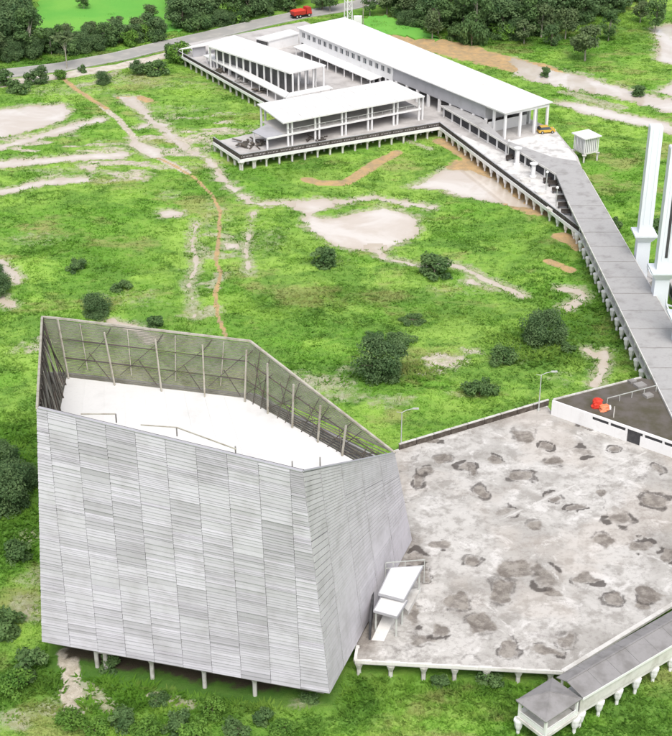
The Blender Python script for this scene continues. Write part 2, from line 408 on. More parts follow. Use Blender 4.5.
LUSH = [(150,672,14,5,1.), (250,690,12,4,1.), (90,660,6,4,.9), (540,350,8,6,1), (590,330,10,12,.8), (610,280,6,20,.7), (380,375,7,4,1), (200,690,22,4,.9), (120,675,16,4,1.), (40,500,5,14,.7), (20,460,6,10,.9), (480,690,14,4,.4), (600,700,14,4,.5), (380,700,8,3,.4),  # entries under the louvred front also darken the grass to paint the shade
        (430,275,4,2,.8), (325,262,5,2,.8), (285,245,8,5,.3), (240,150,9,3,.6), (560,250,7,7,.5), (300,170,14,5,.3), (230,60,30,20,.3), (30,60,40,10,.7), (500,30,40,20,.8), (340,300,14,4,.5), (290,310,10,4,.5), (400,325,12,3,.4), (450,316,8,3,.5), (70,252,8,4,.4), (110,270,6,3,.5)]
ROAD_C = pts((-160,101),(-60,84),(0,75),(60,68),(120,57),(165,46),(210,36),(260,24),(300,15.5),(335,10),(380,0),(440,-14))
ROAD_W = 3.6
SHLD = pts((-60,93),(0,85),(30,81),(70,75),(120,67),(170,55),(196,49))

def features(X, Y):
    """signed distance to water (negative inside) and the mud, sand, dry and lush masks"""
    sd = np.full(X.shape, 50.0); wig = .62*(fbm(X/2.6, Y/2.6, 5, 4) - .5) + .55*(fbm(X/.9, Y/.9, 15, 3) - .5)
    for poly, br, am in POOLS:
        d = dline(X, Y, poly, True); d = np.where(pip(X, Y, poly), -d, d)
        sd = np.minimum(sd, d + wig*am*2.0)
    for ln, wd, am in STREAMS:
        sd = np.minimum(sd, dline(X, Y, ln) - wd + wig*am*2.4)
    mk = {k: np.zeros(X.shape) for k in ('mud', 'sand', 'dry', 'lush', 'soil_shade')}
    for ln, wd, k in PATHS:
        d = dline(X, Y, ln); mk[k] = np.maximum(mk[k], 1 - sst(wd*.6, wd*1.5 + .3, d + wig*wd*.9))
    for px, py, rx, ry, k, s in PATCH:
        c = at(px, py); e = np.hypot((X-c[0])/rx, (Y-c[1])/ry)
        mk[k] = np.maximum(mk[k], s*(1 - sst(.35, 1.5, e + wig*.8)))
    for px, py, rx, ry, s in LUSH:
        c = at(px, py); mk['lush'] = np.maximum(mk['lush'], s*(1 - sst(.3, 1.6, np.hypot((X-c[0])/rx, (Y-c[1])/ry) + wig*.7)))
    mk['sand'] = np.maximum(mk['sand'], .5*(1 - sst(-.4, .7, sd)))
    mk['dry'] = np.maximum(mk['dry'], .75*(1 - sst(.0, 2.8, sd)))
    ft = [(-30,119), (-2,112), (7,136), (-10,152), (-36,157)]; e = dline(X, Y, ft, True); e = np.where(pip(X, Y, ft), -e, e); mk['soil_shade'] = .95*(1 - sst(-2.8, 1.2, e + wig*3))  # building footprint: bare soil with the underside shade painted in
    # the damp open ground left of the trail is full of broken pale streaks
    z1 = (1 - sst(0, 26, dline(X, Y, pts((20,150),(120,165),(200,130))))) * sst(.48, .60, fbm(X/8, Y/2.6, 31, 5))
    mk['dry'] = np.maximum(mk['dry'], z1*.9); mk['sand'] = np.maximum(mk['sand'], z1*.62)
    z2 = (1 - sst(0, 9, dline(X, Y, pts((235,200),(220,250),(195,320))))) * sst(.56, .68, fbm(X/5, Y/3.0, 37, 5))
    mk['dry'] = np.maximum(mk['dry'], z2*.9)
    return sd, mk
def drop(X, Y):
    """the ground falls away under and before the louvred building"""
    return 1.0*(1 - sst(.5, 1.3, np.hypot((X+24)/20, (Y-122)/24)))
def ground_z(X, Y, sd):
    tus = (fbm(X/1.7, Y/1.7, 3, 4) - .45)*.34 + (fbm(X/9, Y/9, 9, 3) - .45)*.5
    dr = drop(X, Y)
    land = .22 - dr + np.clip(tus, -.2, 1)*sst(.3, 3, sd)
    rd = np.minimum(dline(X, Y, ROAD_C) - ROAD_W, dline(X, Y, SHLD) - 2)
    land = np.where(rd < 4, np.minimum(land, .10 + .03*np.clip(rd, 0, 4)), land)
    return np.where(sd < 1.2, np.minimum(land, sd*.18 - dr), land).clip(-2, 2)

def axis(a, b, st, far):
    core = np.arange(a, b + st*.5, st); out = []; s = st
    x = core[-1]
    while x < far: s *= 1.5; x += s; out.append(x)
    left = []; s = st; x = core[0]
    while x > -far*.5: s *= 1.5; x -= s; left.append(x)
    return np.concatenate([np.array(left[::-1]), core, np.array(out)])
gx = axis(-104, 108, .5, 5000); gy = axis(97, 424, .6, 6000)
GX, GY = np.meshgrid(gx, gy); fx, fy = GX.ravel(), GY.ravel()
inner = (np.abs(fx) < 130) & (fy > 85) & (fy < 440)
sd = np.full(fx.shape, 50.0); MK = {k: np.zeros(fx.shape) for k in ('mud', 'sand', 'dry', 'lush', 'soil_shade')}
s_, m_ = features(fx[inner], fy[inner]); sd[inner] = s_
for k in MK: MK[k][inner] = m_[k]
gz = ground_z(fx, fy, sd); gz[~inner] = .15
nx_, ny_ = len(gx), len(gy)
ii = (np.arange(ny_-1)[:, None]*nx_ + np.arange(nx_-1)[None, :]).ravel()
quads = np.stack([ii, ii+1, ii+1+nx_, ii+nx_], 1)
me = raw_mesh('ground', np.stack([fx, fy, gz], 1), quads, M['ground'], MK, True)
g = bpy.data.objects.new('ground', me); C.objects.link(g); g['kind'] = 'structure'

def water_sheet(name, test, bb, z, mat, st=1.0):
    xs = np.arange(bb[0]-3, bb[2]+3, st); ys = np.arange(bb[1]-3, bb[3]+3, st)
    X, Y = np.meshgrid(xs, ys); ok = test(X, Y) < 2.0
    idx = np.argwhere(ok[:-1, :-1] & ok[1:, 1:]); n = len(xs)
    if not len(idx): return
    base = idx[:, 0]*n + idx[:, 1]; q = np.stack([base, base+1, base+1+n, base+n], 1)
    used = np.unique(q); re = np.zeros(X.size, np.int64); re[used] = np.arange(len(used))
    ed = np.clip(test(X, Y).ravel()[used], -6, 3)
    v = np.stack([X.ravel()[used], Y.ravel()[used], np.full(len(used), z)], 1)
    o = bpy.data.objects.new(name, raw_mesh(name, v, re[q], mat, {'edge': ed})); C.objects.link(o); o['kind'] = 'structure'
def bbox(p, e=0): return (min(q[0] for q in p)-e, min(q[1] for q in p)-e, max(q[0] for q in p)+e, max(q[1] for q in p)+e)
k = 0
for poly, br, am in POOLS:
    water_sheet('puddle', lambda X, Y: np.where(pip(X, Y, poly), -1, 1)*dline(X, Y, poly, True), bbox(poly), .004*k - .03, M['brownwater' if br else 'water']); k += 1
for ln, wd, am in STREAMS:
    water_sheet('stream', lambda X, Y: dline(X, Y, ln) - wd, bbox(ln, 2), .004*k - .06, M['water'], .7); k += 1

def smooth_field(poly_px):
    P = pts(*poly_px); c = (sum(p[0] for p in P)/len(P), sum(p[1] for p in P)/len(P)); mb = MB(); out = []
    for i in range(len(P)):
        for j in range(8): p = lerp(P[i], P[(i+1) % len(P)], j/8); out.append((p[0]+rng.uniform(-.8, .8), p[1]+rng.uniform(-1.5, 1.5)))
    mb.prism(out, -.2, .52); obj('field', mb, M['field'], None, 'structure')
smooth_field([(40,34),(32,20),(40,6),(44,-14),(186,-14),(176,2),(172,14),(182,32),(150,35),(112,34),(62,40)])
smooth_field([(362,20),(368,36),(398,37),(436,42),(440,39),(402,24),(384,17)])
# road, shoulder: strips that follow their centre lines
def strip(name, line, hw, z, mat, kind='structure', parent=None, jag=0.0):
    d = []
    for i in range(len(line)-1):
        n = max(2, int(dist(line[i], line[i+1])/3))
        d += [lerp(line[i], line[i+1], j/n) for j in range(n)]
    d.append(line[-1]); mb = MB(); Lp = []; Rp = []
    for i, p in enumerate(d):
        t = norm(sub(d[min(i+1, len(d)-1)], d[max(i-1, 0)])); nn = (-t[1], t[0])
        a, b = hw*(1 + jag*rng.uniform(-1, 1)), hw*(1 + jag*rng.uniform(-1, 1))
        Lp.append((p[0]+nn[0]*a, p[1]+nn[1]*a)); Rp.append((p[0]-nn[0]*b, p[1]-nn[1]*b))
    for i in range(len(d)-1):
        q = [(*Rp[i],), (*Rp[i+1],), (*Lp[i+1],), (*Lp[i],)]
        mb.hexa([(x, y, z-.25) for x, y in q], [(x, y, z) for x, y in q])
    return obj(name, mb, mat, parent, kind)
strip('road', ROAD_C, ROAD_W, .30, M['road'])
strip('gravel_shoulder', SHLD, 2.3, .26, M['shoulder'], jag=.25)
for off in (-3.2, 3.2):
    ln = []
    for i, p in enumerate(ROAD_C):
        t = norm(sub(ROAD_C[min(i+1, len(ROAD_C)-1)], ROAD_C[max(i-1, 0)])); ln.append((p[0]-t[1]*off, p[1]+t[0]*off, 0))
    strip('road_line', ln, .07, .305, M['line'])
# ---------------------------------------------------------------- the louvred building
BL = thing('louvred_building', 'large windowless building clad in pale grey louvres, its lattice crown open round a white roof', 'building', (-15, 130, 0))
E_, D_ = at(37, 408, 29), at(303, 472, 28)
Fb, G_ = at(42, 641, 3), at(330, 693, 3)
H_ = at(412, 540, 2.6)
A_, A2, B_ = at(42, 317, 22), at(55.6, 318, 22), at(250, 341, 21.7)
C_ = at(395, 453, 15.8)
ROOFZ = 14.0
r1, r2, r3 = at(66.5, 377, ROOFZ), at(245, 398, ROOFZ), at(337, 465, ROOFZ)
d_ = norm((G_[0]-Fb[0], G_[1]-Fb[1], 0)); n_ = (-d_[1], d_[0], 0)          # along the front wall, and into the building
WL = dist(Fb, G_)
def front(s, t, out=0.0):
    """s metres along the wall, t 0..1 from the foot to the rim; out: metres proud of the wall"""
    k = s/(WL - 3.03*t); lean = 4.76 + (1.68-4.76)*k
    return (Fb[0]+d_[0]*s+n_[0]*(lean*t-out), Fb[1]+d_[1]*s+n_[1]*(lean*t-out), 3+(26-1.0*k)*t)
def edge(k, t):
    """boundary line k of the strips (0 = left edge, 10 = right edge)"""
    if k == 0: return 0.0
    if k == 10: return WL - 3.03*t
    b = 3.3+3.17*(k-1); tp = 1.2+3.27*(k-1); return b + (tp-b)*t
# backing wall
mb = MB()
def wall_slab(mb, p00, p10, p11, p01, th):
    nn = norm(cross(sub(p10, p00), sub(p01, p00))); o = mul(nn, -th)
    a, b, c, d = p00, p10, p11, p01
    mb.face(a, b, c, d); A, B, Cc, D = [add(q, o) for q in (a, b, c, d)]
    mb.face(D, Cc, B, A); mb.face(a, A, B, b); mb.face(b, B, Cc, c); mb.face(c, Cc, D, d); mb.face(d, D, A, a)
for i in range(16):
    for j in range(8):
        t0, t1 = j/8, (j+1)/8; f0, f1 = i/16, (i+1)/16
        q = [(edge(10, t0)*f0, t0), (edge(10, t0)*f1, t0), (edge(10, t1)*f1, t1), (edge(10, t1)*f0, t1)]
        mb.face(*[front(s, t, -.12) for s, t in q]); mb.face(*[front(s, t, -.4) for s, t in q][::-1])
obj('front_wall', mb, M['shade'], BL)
# strips of louvre panels, each panel a stack of tilted slats
def slat_panel(P, s0, s1, t0, t1, nsl, tone, proud=.12, gap=.02, gi=.03, ge=.06):
    """P(s, t, out) surface; s0, s1 functions of t"""
    mb = MB()
    for i in range(nsl):
        a = t0+(t1-t0)*i/nsl; b = t0+(t1-t0)*(i+1)/nsl - (t1-t0)*gi
        if i == nsl-1: b = t1 - (t1-t0)*ge
        mb.cur = min(1, max(0, tone + rng.gauss(0, .13)))
        pr = proud*(1 + rng.uniform(-.25, .45)); lo = pr*.35
        q0 = (P(s0(a)+gap, a, pr), P(s1(a)-gap, a, pr), P(s1(b)-gap, b, lo), P(s0(b)+gap, b, lo))
        q1 = (P(s0(a)+gap, a, -.04), P(s1(a)-gap, a, -.04), P(s1(b)-gap, b, -.04), P(s0(b)+gap, b, -.04))
        mb.face(*q0); mb.face(q1[0], q1[1], q0[1], q0[0]); mb.face(q0[3], q0[2], q1[2], q1[3])
        mb.face(q1[0], q0[0], q0[3], q1[3]); mb.face(q0[1], q1[1], q1[2], q0[2])
    return mb
ROWS = 29
for c in range(10):
    zone = rng.uniform(.1, .5); t = 0.0; left = rng.randint(3, 8)
    cuts = [0.0]
    for r in range(1, ROWS): cuts.append(r/ROWS + rng.uniform(-.3, .3)/ROWS)
    cuts.append(1.0)
    for r in range(ROWS):
        if left == 0: zone = rng.choice((.05, .1, .18, .28, .4, .58)) + rng.uniform(-.05, .05); left = rng.randint(2, 8)
        left -= 1
        tone = zone*1.15 + (rng.uniform(.25, .5) if rng.random() < .14 else rng.gauss(0, .07))
        mb = slat_panel(front, lambda q, c=c: edge(c, q), lambda q, c=c: edge(c+1, q), cuts[r], cuts[r+1], rng.choice((2, 3, 3, 4)), tone)
        obj('louvre_panel', mb, M['louvre'], BL)
# right wall
def right(s, t, out=0.0):
    """s 0..1 from the front corner to the plaza corner"""
    p = lerp(lerp(G_, H_, s), lerp(D_, C_, s), t)
    nn = norm(cross(sub(H_, G_), sub(lerp(D_, C_, s), lerp(G_, H_, s))))
    return add(p, mul(nn, out))
mb = MB()
for i in range(12):
    for j in range(12):
        a, b, c, d = right(i/12, j/12, -.12), right((i+1)/12, j/12, -.12), right((i+1)/12, (j+1)/12, -.12), right(i/12, (j+1)/12, -.12)
        mb.face(a, b, c, d)
        o = [right(x/12, y/12, -.4) for x, y in ((i, j), (i+1, j), (i+1, j+1), (i, j+1))]
        mb.face(*o[::-1])
obj('side_wall', mb, M['greywall'], BL)
CE = [0, .15, .36, .56, .78, 1.0]; CT = [0, .16, .37, .58, .80, 1.0]
for c in range(5):
    nr_ = (3, 5, 4, 4, 3)[c]; cuts = [0.0] + [(r + rng.uniform(-.3, .3))/nr_ for r in range(1, nr_)] + [1.0]
    tz = (.2, .1, .3, .18, .28)[c]
    for r in range(nr_):
        mb = slat_panel(right, lambda q, c=c: CE[c]+(CT[c]-CE[c])*q, lambda q, c=c: CE[c+1]+(CT[c+1]-CE[c+1])*q, cuts[r], cuts[r+1], 14, tz + rng.gauss(0, .09), .015, .0024, .008, .012)
        obj('cladding_panel', mb, M['cladding'], BL)
# back and left walls: solid to the roof, lattice above
FAb, FA2b = (A_[0]-1.3, A_[1]+2.0, 2.8), (A2[0]-1.0, A2[1]+2.4, 2.8); FBb = (B_[0]+1.0, B_[1]+2.6, 2.8)
def split(bot, top, z): t = (z-bot[2])/(top[2]-bot[2]); return lerp(bot, top, t)
mb = MB()
wl = [(Fb, E_), (FAb, A_), (FA2b, A2), (FBb, B_), (H_, C_)]
for i in range(4):
    (b0, t0), (b1, t1) = wl[i], wl[i+1]
    wall_slab(mb, b1, b0, split(b0, t0, ROOFZ-.2), split(b1, t1, ROOFZ-.2), .25)
obj('back_wall', mb, M['cladding'], BL)
# roof and floor
rim = [split(b, t, ROOFZ) for b, t in wl]
rl0 = at(66.5, 413, ROOFZ)
inn = [(rl0[0]+.2, rl0[1]-14, ROOFZ), front(WL-1.6, .42, -.5)]
poly = [inn[0], inn[1], lerp(right(.9, .88, -.5), C_, .2)] + [lerp(r3, split(H_, C_, ROOFZ), .42)] + [r2, lerp(r2, r1, .5), r1]
ex = [(p[0], p[1]) for p in poly]
mb = MB(); mb.prism(ex, ROOFZ-.3, ROOFZ); obj('roof', mb, M['roofwhite'], BL)
for i in range(1, 9):                                                   # standing seams of the roof sheet
    a = lerp(inn[0], inn[1], i/9); b = lerp(r1, r2, i/9); mb = MB()
    mb.beam((a[0], a[1], ROOFZ+.02), (b[0], b[1]-.4, ROOFZ+.02), .08, .08); obj('roof_seam', mb, M['roofwhite'], BL)
mb = MB(); mb.prism([(p[0]+q[0], p[1]+q[1]) for p, q in ((Fb, (.5, .6)), (G_, (-.6, .8)), (H_, (-.8, -.4)), (FBb, (-.4, -.6)), (FAb, (.6, -.6)))], 2.2, 2.75)
obj('floor_slab', mb, M['slab'], BL)
# lattice crown: slats seen from inside, gaps between them
def lattice(mb, b0, b1, t0, t1, step, hgt, z0):
    n = int((max(t0[2], t1[2])-z0)/step)
    for i in range(n):
        z = z0 + step*i
        def pt(b, t): return lerp(b, t, (z-b[2])/(t[2]-b[2]))
        p, q = pt(b0, t0), pt(b1, t1)
        kp = (z <= t0[2]-.1); kq = (z <= t1[2]-.1)
        if not kp and not kq: continue
        if not kp or not kq:
            f = min(1, max(0, (z - t0[2])/(t1[2]-t0[2]))); m_ = lerp(t0, t1, f)
            if not kp: p = m_
            else: q = m_
        mb.cur = rng.random()
        mb.beam(p, q, .05, hgt)
crown_b = [rim[0], rim[1], r1, r2, r3]
CB = lerp(r3, split(H_, C_, ROOFZ), .45)                                      # foot of the crown screen at the plaza corner
for nm, b0, b1, t0, t1, st, hg, z0 in (('back', r1, r2, A2, B_, .21, .135, ROOFZ+.05), ('side', r2, CB, B_, C_, .21, .14, ROOFZ+.05), ('corner', r1, add(r1, (-.1, 0, 0)), A2, A_, .2, .14, ROOFZ), ('left', r1, (rl0[0], rl0[1]-14, ROOFZ), A_, E_, .3, .13, ROOFZ)):
    mb = MB(); lattice(mb, b0, b1, t0, t1, st, hg, z0)
    obj('crown_slats', mb, M['lattice'], BL, 'stuff')
def inward(p, k=.35):
    c = (-15, 132, 0); v = norm((c[0]-p[0], c[1]-p[1], 0)); return add(p, mul(v, k))
def rimbeam(a, b):
    mb = MB(); mb.beam(a, b, .26, .22); return obj('rim_beam', mb, M['post'], BL)
for a, b in ((E_, A_), (A_, A2), (A2, B_), (B_, C_)): rimbeam(a, b)
for a, b in ((E_, D_), (D_, C_)):
    mb = MB(); mb.beam(add(inward(a, .14), (0, 0, .03)), add(inward(b, .14), (0, 0, .03)), .36, .08); obj('rim_beam', mb, M['greywall'], BL)
def bar(name, a, b, w_, mat):
    mb = MB(); mb.beam(a, b, w_, w_); return obj(name, mb, mat, BL)
bk = [(.22, -.01), (.47, .0), (.70, 0), (.93, 0)]
for f, _ in ((.24, 0), (.51, 0), (.76, 0), (.99, 0)):
    a = inward(lerp(r1, r2, f+.02), .9); b = inward(lerp(A2, B_, f), .7); bar('post', (a[0], a[1], ROOFZ), add(b, (0, 0, -.9)), .18, M['post'])
    bar('post_bracket', add(b, (0, 0, -1.8)), add(lerp(A2, B_, f+.05), (0, 0, -.4)), .09, M['steel'])
for f in (.12, .37, .62, .87):
    a = inward(lerp(r1, r2, f), .35); b = inward(lerp(A2, B_, f), .35); bar('mullion', (a[0], a[1], ROOFZ+1.5), add(b, (0, 0, -.3)), .10, M['post'])
for f in (.22, .44, .66, .86):
    e = lerp(r2, CB, f); a = inward(e, .5); bar('post', (a[0], a[1], ROOFZ), (a[0]+.5*f, a[1]+.4*f, lerp(B_, C_, f)[2]+.2+1.2*f), .18, M['post'])
for f in (.08, .15, .30, .37, .51, .58, .73, .80):
    e = lerp(r2, CB, f); a = inward(e, .35); b = inward(lerp(B_, C_, f), .35); bar('mullion', (a[0], a[1], ROOFZ), add(b, (0, 0, -.2)), .09, M['steel'])
for hgt in (.36, .68):                                                  # rails along the back of the crown
    bar('rail', inward(lerp(r1, A2, hgt), .5), inward(lerp(r2, B_, hgt), .5), .10, M['steel'])
    bar('rail', inward(lerp(r2, B_, hgt), .5), inward(lerp(CB, C_, hgt), .5), .10, M['steel'])
for f0, f1 in ((.06, .24), (.30, .51), (.55, .76), (.80, .98)):
    bar('brace', inward(lerp(lerp(r1, r2, f0), lerp(A2, B_, f0), .18), .7), inward(lerp(lerp(r1, r2, f1), lerp(A2, B_, f1), .78), .7), .08, M['steel'])
    bar('brace', inward(lerp(lerp(r1, r2, f1), lerp(A2, B_, f1), .08), .7), inward(lerp(lerp(r1, r2, f1-.1), lerp(A2, B_, f1-.1), .5), .7), .08, M['steel'])
for f0, f1 in ((.0, .2), (.2, .42), (.42, .64), (.64, .84), (.84, .98)):
    P = lambda f, h: inward(lerp(lerp(r2, CB, f), lerp(B_, C_, f), h), .6)
    bar('brace', P(f0, .08), P(f1, .8), .085, M['steel']); bar('brace', P(f1, .08), P(f0+.06, .75), .085, M['steel'])
mb = MB(); wall_slab(mb, rim[1], rim[0], E_, A_, .2); obj('side_wall', mb, M['mould'], BL)
lb0 = (rl0[0], rl0[1]-14, ROOFZ)
P = lambda f, h: inward(lerp(lerp(lb0, r1, f), lerp(E_, A_, f), h), .25)
for i in range(7):
    f = i/7; bar('brace', P(f, .1), P(f+.12, .95), .13, M['steel'])
    bar('brace', P(f+.12, .1), P(f, .9), .12, M['post'] if i % 2 else M['steel'])
    bar('post', P(f+.06, 0), P(f+.06, .97), .14, M['steel'])
bar('corner_post', inward((r1[0], r1[1], ROOFZ), .5), inward(A2, .5), .2, M['post'])
# handrail behind the front rim
for (x0, y0), (x1, y1) in (((80, 416.5), (115, 416.5)), ((140, 427.5), (176, 430)), ((176, 430), (236, 452))):
    a, b = add(at(x0, y0, 28.9), (0, .5, 0)), add(at(x1, y1, 28.7), (0, .5, 0)); bar('handrail', a, b, 0.10, M['post'])
for x, y in ((115, 416.5), (176, 430), (235, 449), (292, 464), (320, 460)):
    a = add(at(x, y, 28.9 if x < 280 else 28.3 if x < 300 else 26.2), (0, .5, 0)); bar('handrail_post', a, add(a, (0, 0, -1.0)), .13, M['slab'])
# piles that carry it
pm = MB(); pm.tube([(0, 0, -2.2), (0, 0, 1.4)], [.24, .24], 8); pm.tube([(0, 0, 1.4), (0, 0, 2.2)], [.26, .55], 8); pile_me = pm.mesh('pile', M['pilewhite'])
for (x, y) in ((94, 650), (103, 652), (150, 662), (203, 671), (254, 681)):
    p = at(x, y, 2.2); inst('pile', pile_me, (p[0], p[1]+.8, 0), BL)
for i in range(1, 6):
    for j in range(4):
        p = lerp(lerp(Fb, G_, j/4+.1), lerp(FAb, FBb, j/4+.1), i/6); inst('pile', pile_me, (p[0], p[1], 0), BL)
a, b = at(96, 655, 2.1), at(150, 662, 2.1); mb = MB(); mb.beam((a[0], a[1]+.8, 2.0), (b[0], b[1]+.8, 2.0), .4, .3); obj('cross_beam', mb, M['pilewhite'], BL)

# ---------------------------------------------------------------- the plaza
WB = R(39)                                                              # heading of the near walkway
wa = at(563, 671, 2.5)
far_w = (wa[0]+math.cos(WB)*46, wa[1]+math.sin(WB)*46)
wl0 = at(551, 415, 2.5); wl1 = at(672, 458, 2.5); wdir = norm(sub(wl1, wl0)); wl2 = add(wl1, mul(wdir, 17.5))
front_l = at(355, 660, 2.5)
PLZ = [front_l[:2], wa[:2], far_w, (wl2[0]+.3, wl2[1]+.6), (wl0[0]+.3, wl0[1]+.5), at(547, 405.3, 2.5)[:2], at(393, 450.5, 2.5)[:2], (H_[0]-3, H_[1]+1.5), (H_[0]-4.5, H_[1]-9.5), (G_[0]+1.6, G_[1]+8.2), (G_[0]+2.9, G_[1]+8.0)]
xs = np.arange(-1, 66, .25); ys = np.arange(112, 172, .25); X, Y = np.meshgrid(xs, ys)
ST = [(523,436,2.0,1.1),(553,461,1.5,.8),(480,490,1.4,.9),(524,478,1.7,.8),(493,460,1.0,.8),(545,447,1.0,.6),(470,470,.8,.7),(445,459,1.2,.7),(465,468,1.4,.7),(418,478,1.3,1.1),(425,472,1.4,.7),(432,440,1.3,.6),(581,451,1.4,.8),(615,449,1.1,.6),(555,498,1.6,.6),(530,525,1.0,.8),
      (422,640,1.7,.8),(438,632,1.4,.6),(507,648,1.2,.8),(483,622,2.2,1),(515,570,2.5,1.2),(545,575,2,1.3),(553,592,1.3,.8),(500,590,1.8,1.4),(536,566,1,.6),(652,594,1.9,.9),(642,602,1,.7),(588,580,1.2,.7),(610,600,1.4,.8),(670,555,1.4,.7),(620,520,1.8,.9),(655,500,1.8,1),(600,540,1.5,.8),(640,545,1.7,.8),(470,560,1.2,.6),(440,545,1.4,.7),(418,560,1.2,1.4),(425,575,.9,.9),(412,610,.7,1.6),(595,425,2.2,.45),(570,640,1.4,.7),(545,650,1.8,.7),(660,470,1.3,.7),(505,510,1.4,.7),(600,492,1,.5),(575,508,1.4,.4),(460,600,1.8,.8)]
wx = (fbm(X/1.9, Y/1.9, 51, 5)-.5)*4.2; wy = (fbm(X/1.9, Y/1.9, 77, 5)-.5)*4.2
stain = np.zeros(X.shape); rimm = np.zeros(X.shape)
for px, py, rx, ry in ST:
    c = at(px, py, 2.5); e = np.hypot((X-c[0]+wx*.6)/rx, (Y-c[1]+wy*.6)/(ry*1.9))
    stain = np.maximum(stain, (1.05 - .5*rng.random())*(1-sst(.5, 1.05, e))); rimm = np.maximum(rimm, rng.choice((.55, .7, .9, 1.1))*(1-sst(.05, .35, np.abs(e-.95)))*sst(.35, .6, fbm(X/1.8, Y/1.8, int(px), 3)))
bl = fbm(X/7+3, Y/7, 91, 5); stain = np.maximum(stain, .32*sst(.6, .72, bl)); rimm = np.maximum(rimm, .45*(1-sst(.006, .03, np.abs(bl-.58)))*sst(.4, .6, fbm(X/11, Y/11, 13, 3)))
# the slab is darker along the foot of the building, a pale seam crosses the slab
stain = np.maximum(stain, .6*(1-sst(.2, 2.6, dseg(X, Y, G_, H_)+wx*.5))); 
sm = np.minimum(dseg(X, Y, at(541, 560, 2.5), at(618, 640, 2.5)), dseg(X, Y, at(500, 520, 2.5), at(672, 440, 2.5)))
stain = stain*sst(.2, .6, sm); rimm = rimm*sst(.2, .6, sm)
ok = pip(X, Y, PLZ); n = len(xs)
idx = np.argwhere(ok[:-1, :-1] & ok[1:, 1:] & ok[1:, :-1] & ok[:-1, 1:]); base = idx[:, 0]*n+idx[:, 1]
q = np.stack([base, base+1, base+1+n, base+n], 1); used = np.unique(q); re = np.zeros(X.size, np.int64); re[used] = np.arange(len(used))
zz = 2.512 + .02*(fbm(X/3, Y/3, 5, 3)-.5)
me = raw_mesh('plaza', np.stack([X.ravel()[used], Y.ravel()[used], zz.ravel()[used]], 1), re[q], M['plaza'], {'stain': stain.ravel()[used], 'rim': rimm.ravel()[used], 'seam': (.75*(1-sst(.05, .3, sm + wx*.1))*sst(.3, .55, fbm(X/4, Y/4, 29, 3))).ravel()[used]})
PZ = bpy.data.objects.new('plaza', me); C.objects.link(PZ); PZ['kind'] = 'structure'
mb = MB(); mb.prism(PLZ, 1.95, 2.495); obj('deck_slab', mb, M['cream'], PZ)
mb = MB(); mb.beam((wa[0], wa[1], 2.4), (far_w[0], far_w[1], 2.4), .5, .3); mb.beam((front_l[0], front_l[1], 2.43), (G_[0]+2.9, G_[1]+8.0, 2.43), .3, .28); mb.beam((front_l[0], front_l[1]-.12, 2.4), (wa[0], wa[1]-.12, 2.4), .22, .36); obj('edge_beam', mb, M['cream'], PZ)
for (x, y) in ((359, 664), (424, 668), (487, 671), (519, 672), (551, 673), (455, 669), (391, 666)):
    p = at(x, y, 1.9); inst('pile', pile_me, (p[0], p[1]+.25, -.3 if x in (455, 391) else -.25), PZ)
for i in range(5):
    for j in range(3):
        p = (8+i*7+j*2, 121+j*11, 0); inst('pile', pile_me, p, PZ)
# low parapet on the far edge
pa, pb = at(399, 450.5, 2.5), at(549, 405.6, 2.5)
t = thing('parapet_wall', 'low blackened parapet with a pale coping along the far edge of the stained plaza', 'wall', lerp(pa, pb, .5))
nseg = 9
for i in range(nseg):
    a, b = lerp(pa, pb, i/nseg), lerp(pa, pb, (i+1)/nseg-.004)
    mb = MB(); mb.beam(add(a, (0, .2, .38)), add(b, (0, .2, .38)), .2, .8+.04*rng.random()); obj('wall_panel', mb, M['mould'], t)
    mb = MB(); mb.beam(add(a, (0, .22, .86)), add(b, (0, .22, .86)), .3, .12); obj('coping', mb, M['pilewhite'], t)
# lamp poles
def lamp_pole(bx, by, tx, ty, ax, ay, z, label, h):
    p = at(bx, by, z); t = thing('lamp_pole', label, 'lamp', p, 'lamp poles at the plaza edge')
    mb = MB(); mb.tube([p, add(p, (0, 0, h))], [.09, .06], 8); mb.tube([p, add(p, (0, 0, .35))], .17, 8); obj('pole', mb, M['metal'], t)
    e = add(p, (1.5, .4, h+.35)); mb = MB(); mb.tube([add(p, (0, 0, h)), add(p, (.6, .15, h+.25)), e], .05, 6); obj('arm', mb, M['metal'], t)
    mb = MB(); mb.box(add(e, (.3, 0, 0)), (.8, .28, .14)); obj('lamp_head', mb, M['metal'], t)
    mb = MB(); mb.tube([add(p, (0, 0, h)), add(p, (-.7, -.2, h+.2))], .04, 6); obj('stay', mb, M['metal'], t)
lamp_pole(401, 448, 0, 0, 0, 0, 2.5, 'thin lamp pole at the parapet end beside the louvred building', 5.4)
lamp_pole(538.5, 411, 0, 0, 0, 0, 2.5, 'thin lamp pole at the far plaza corner beside the white annex wall', 5.6)

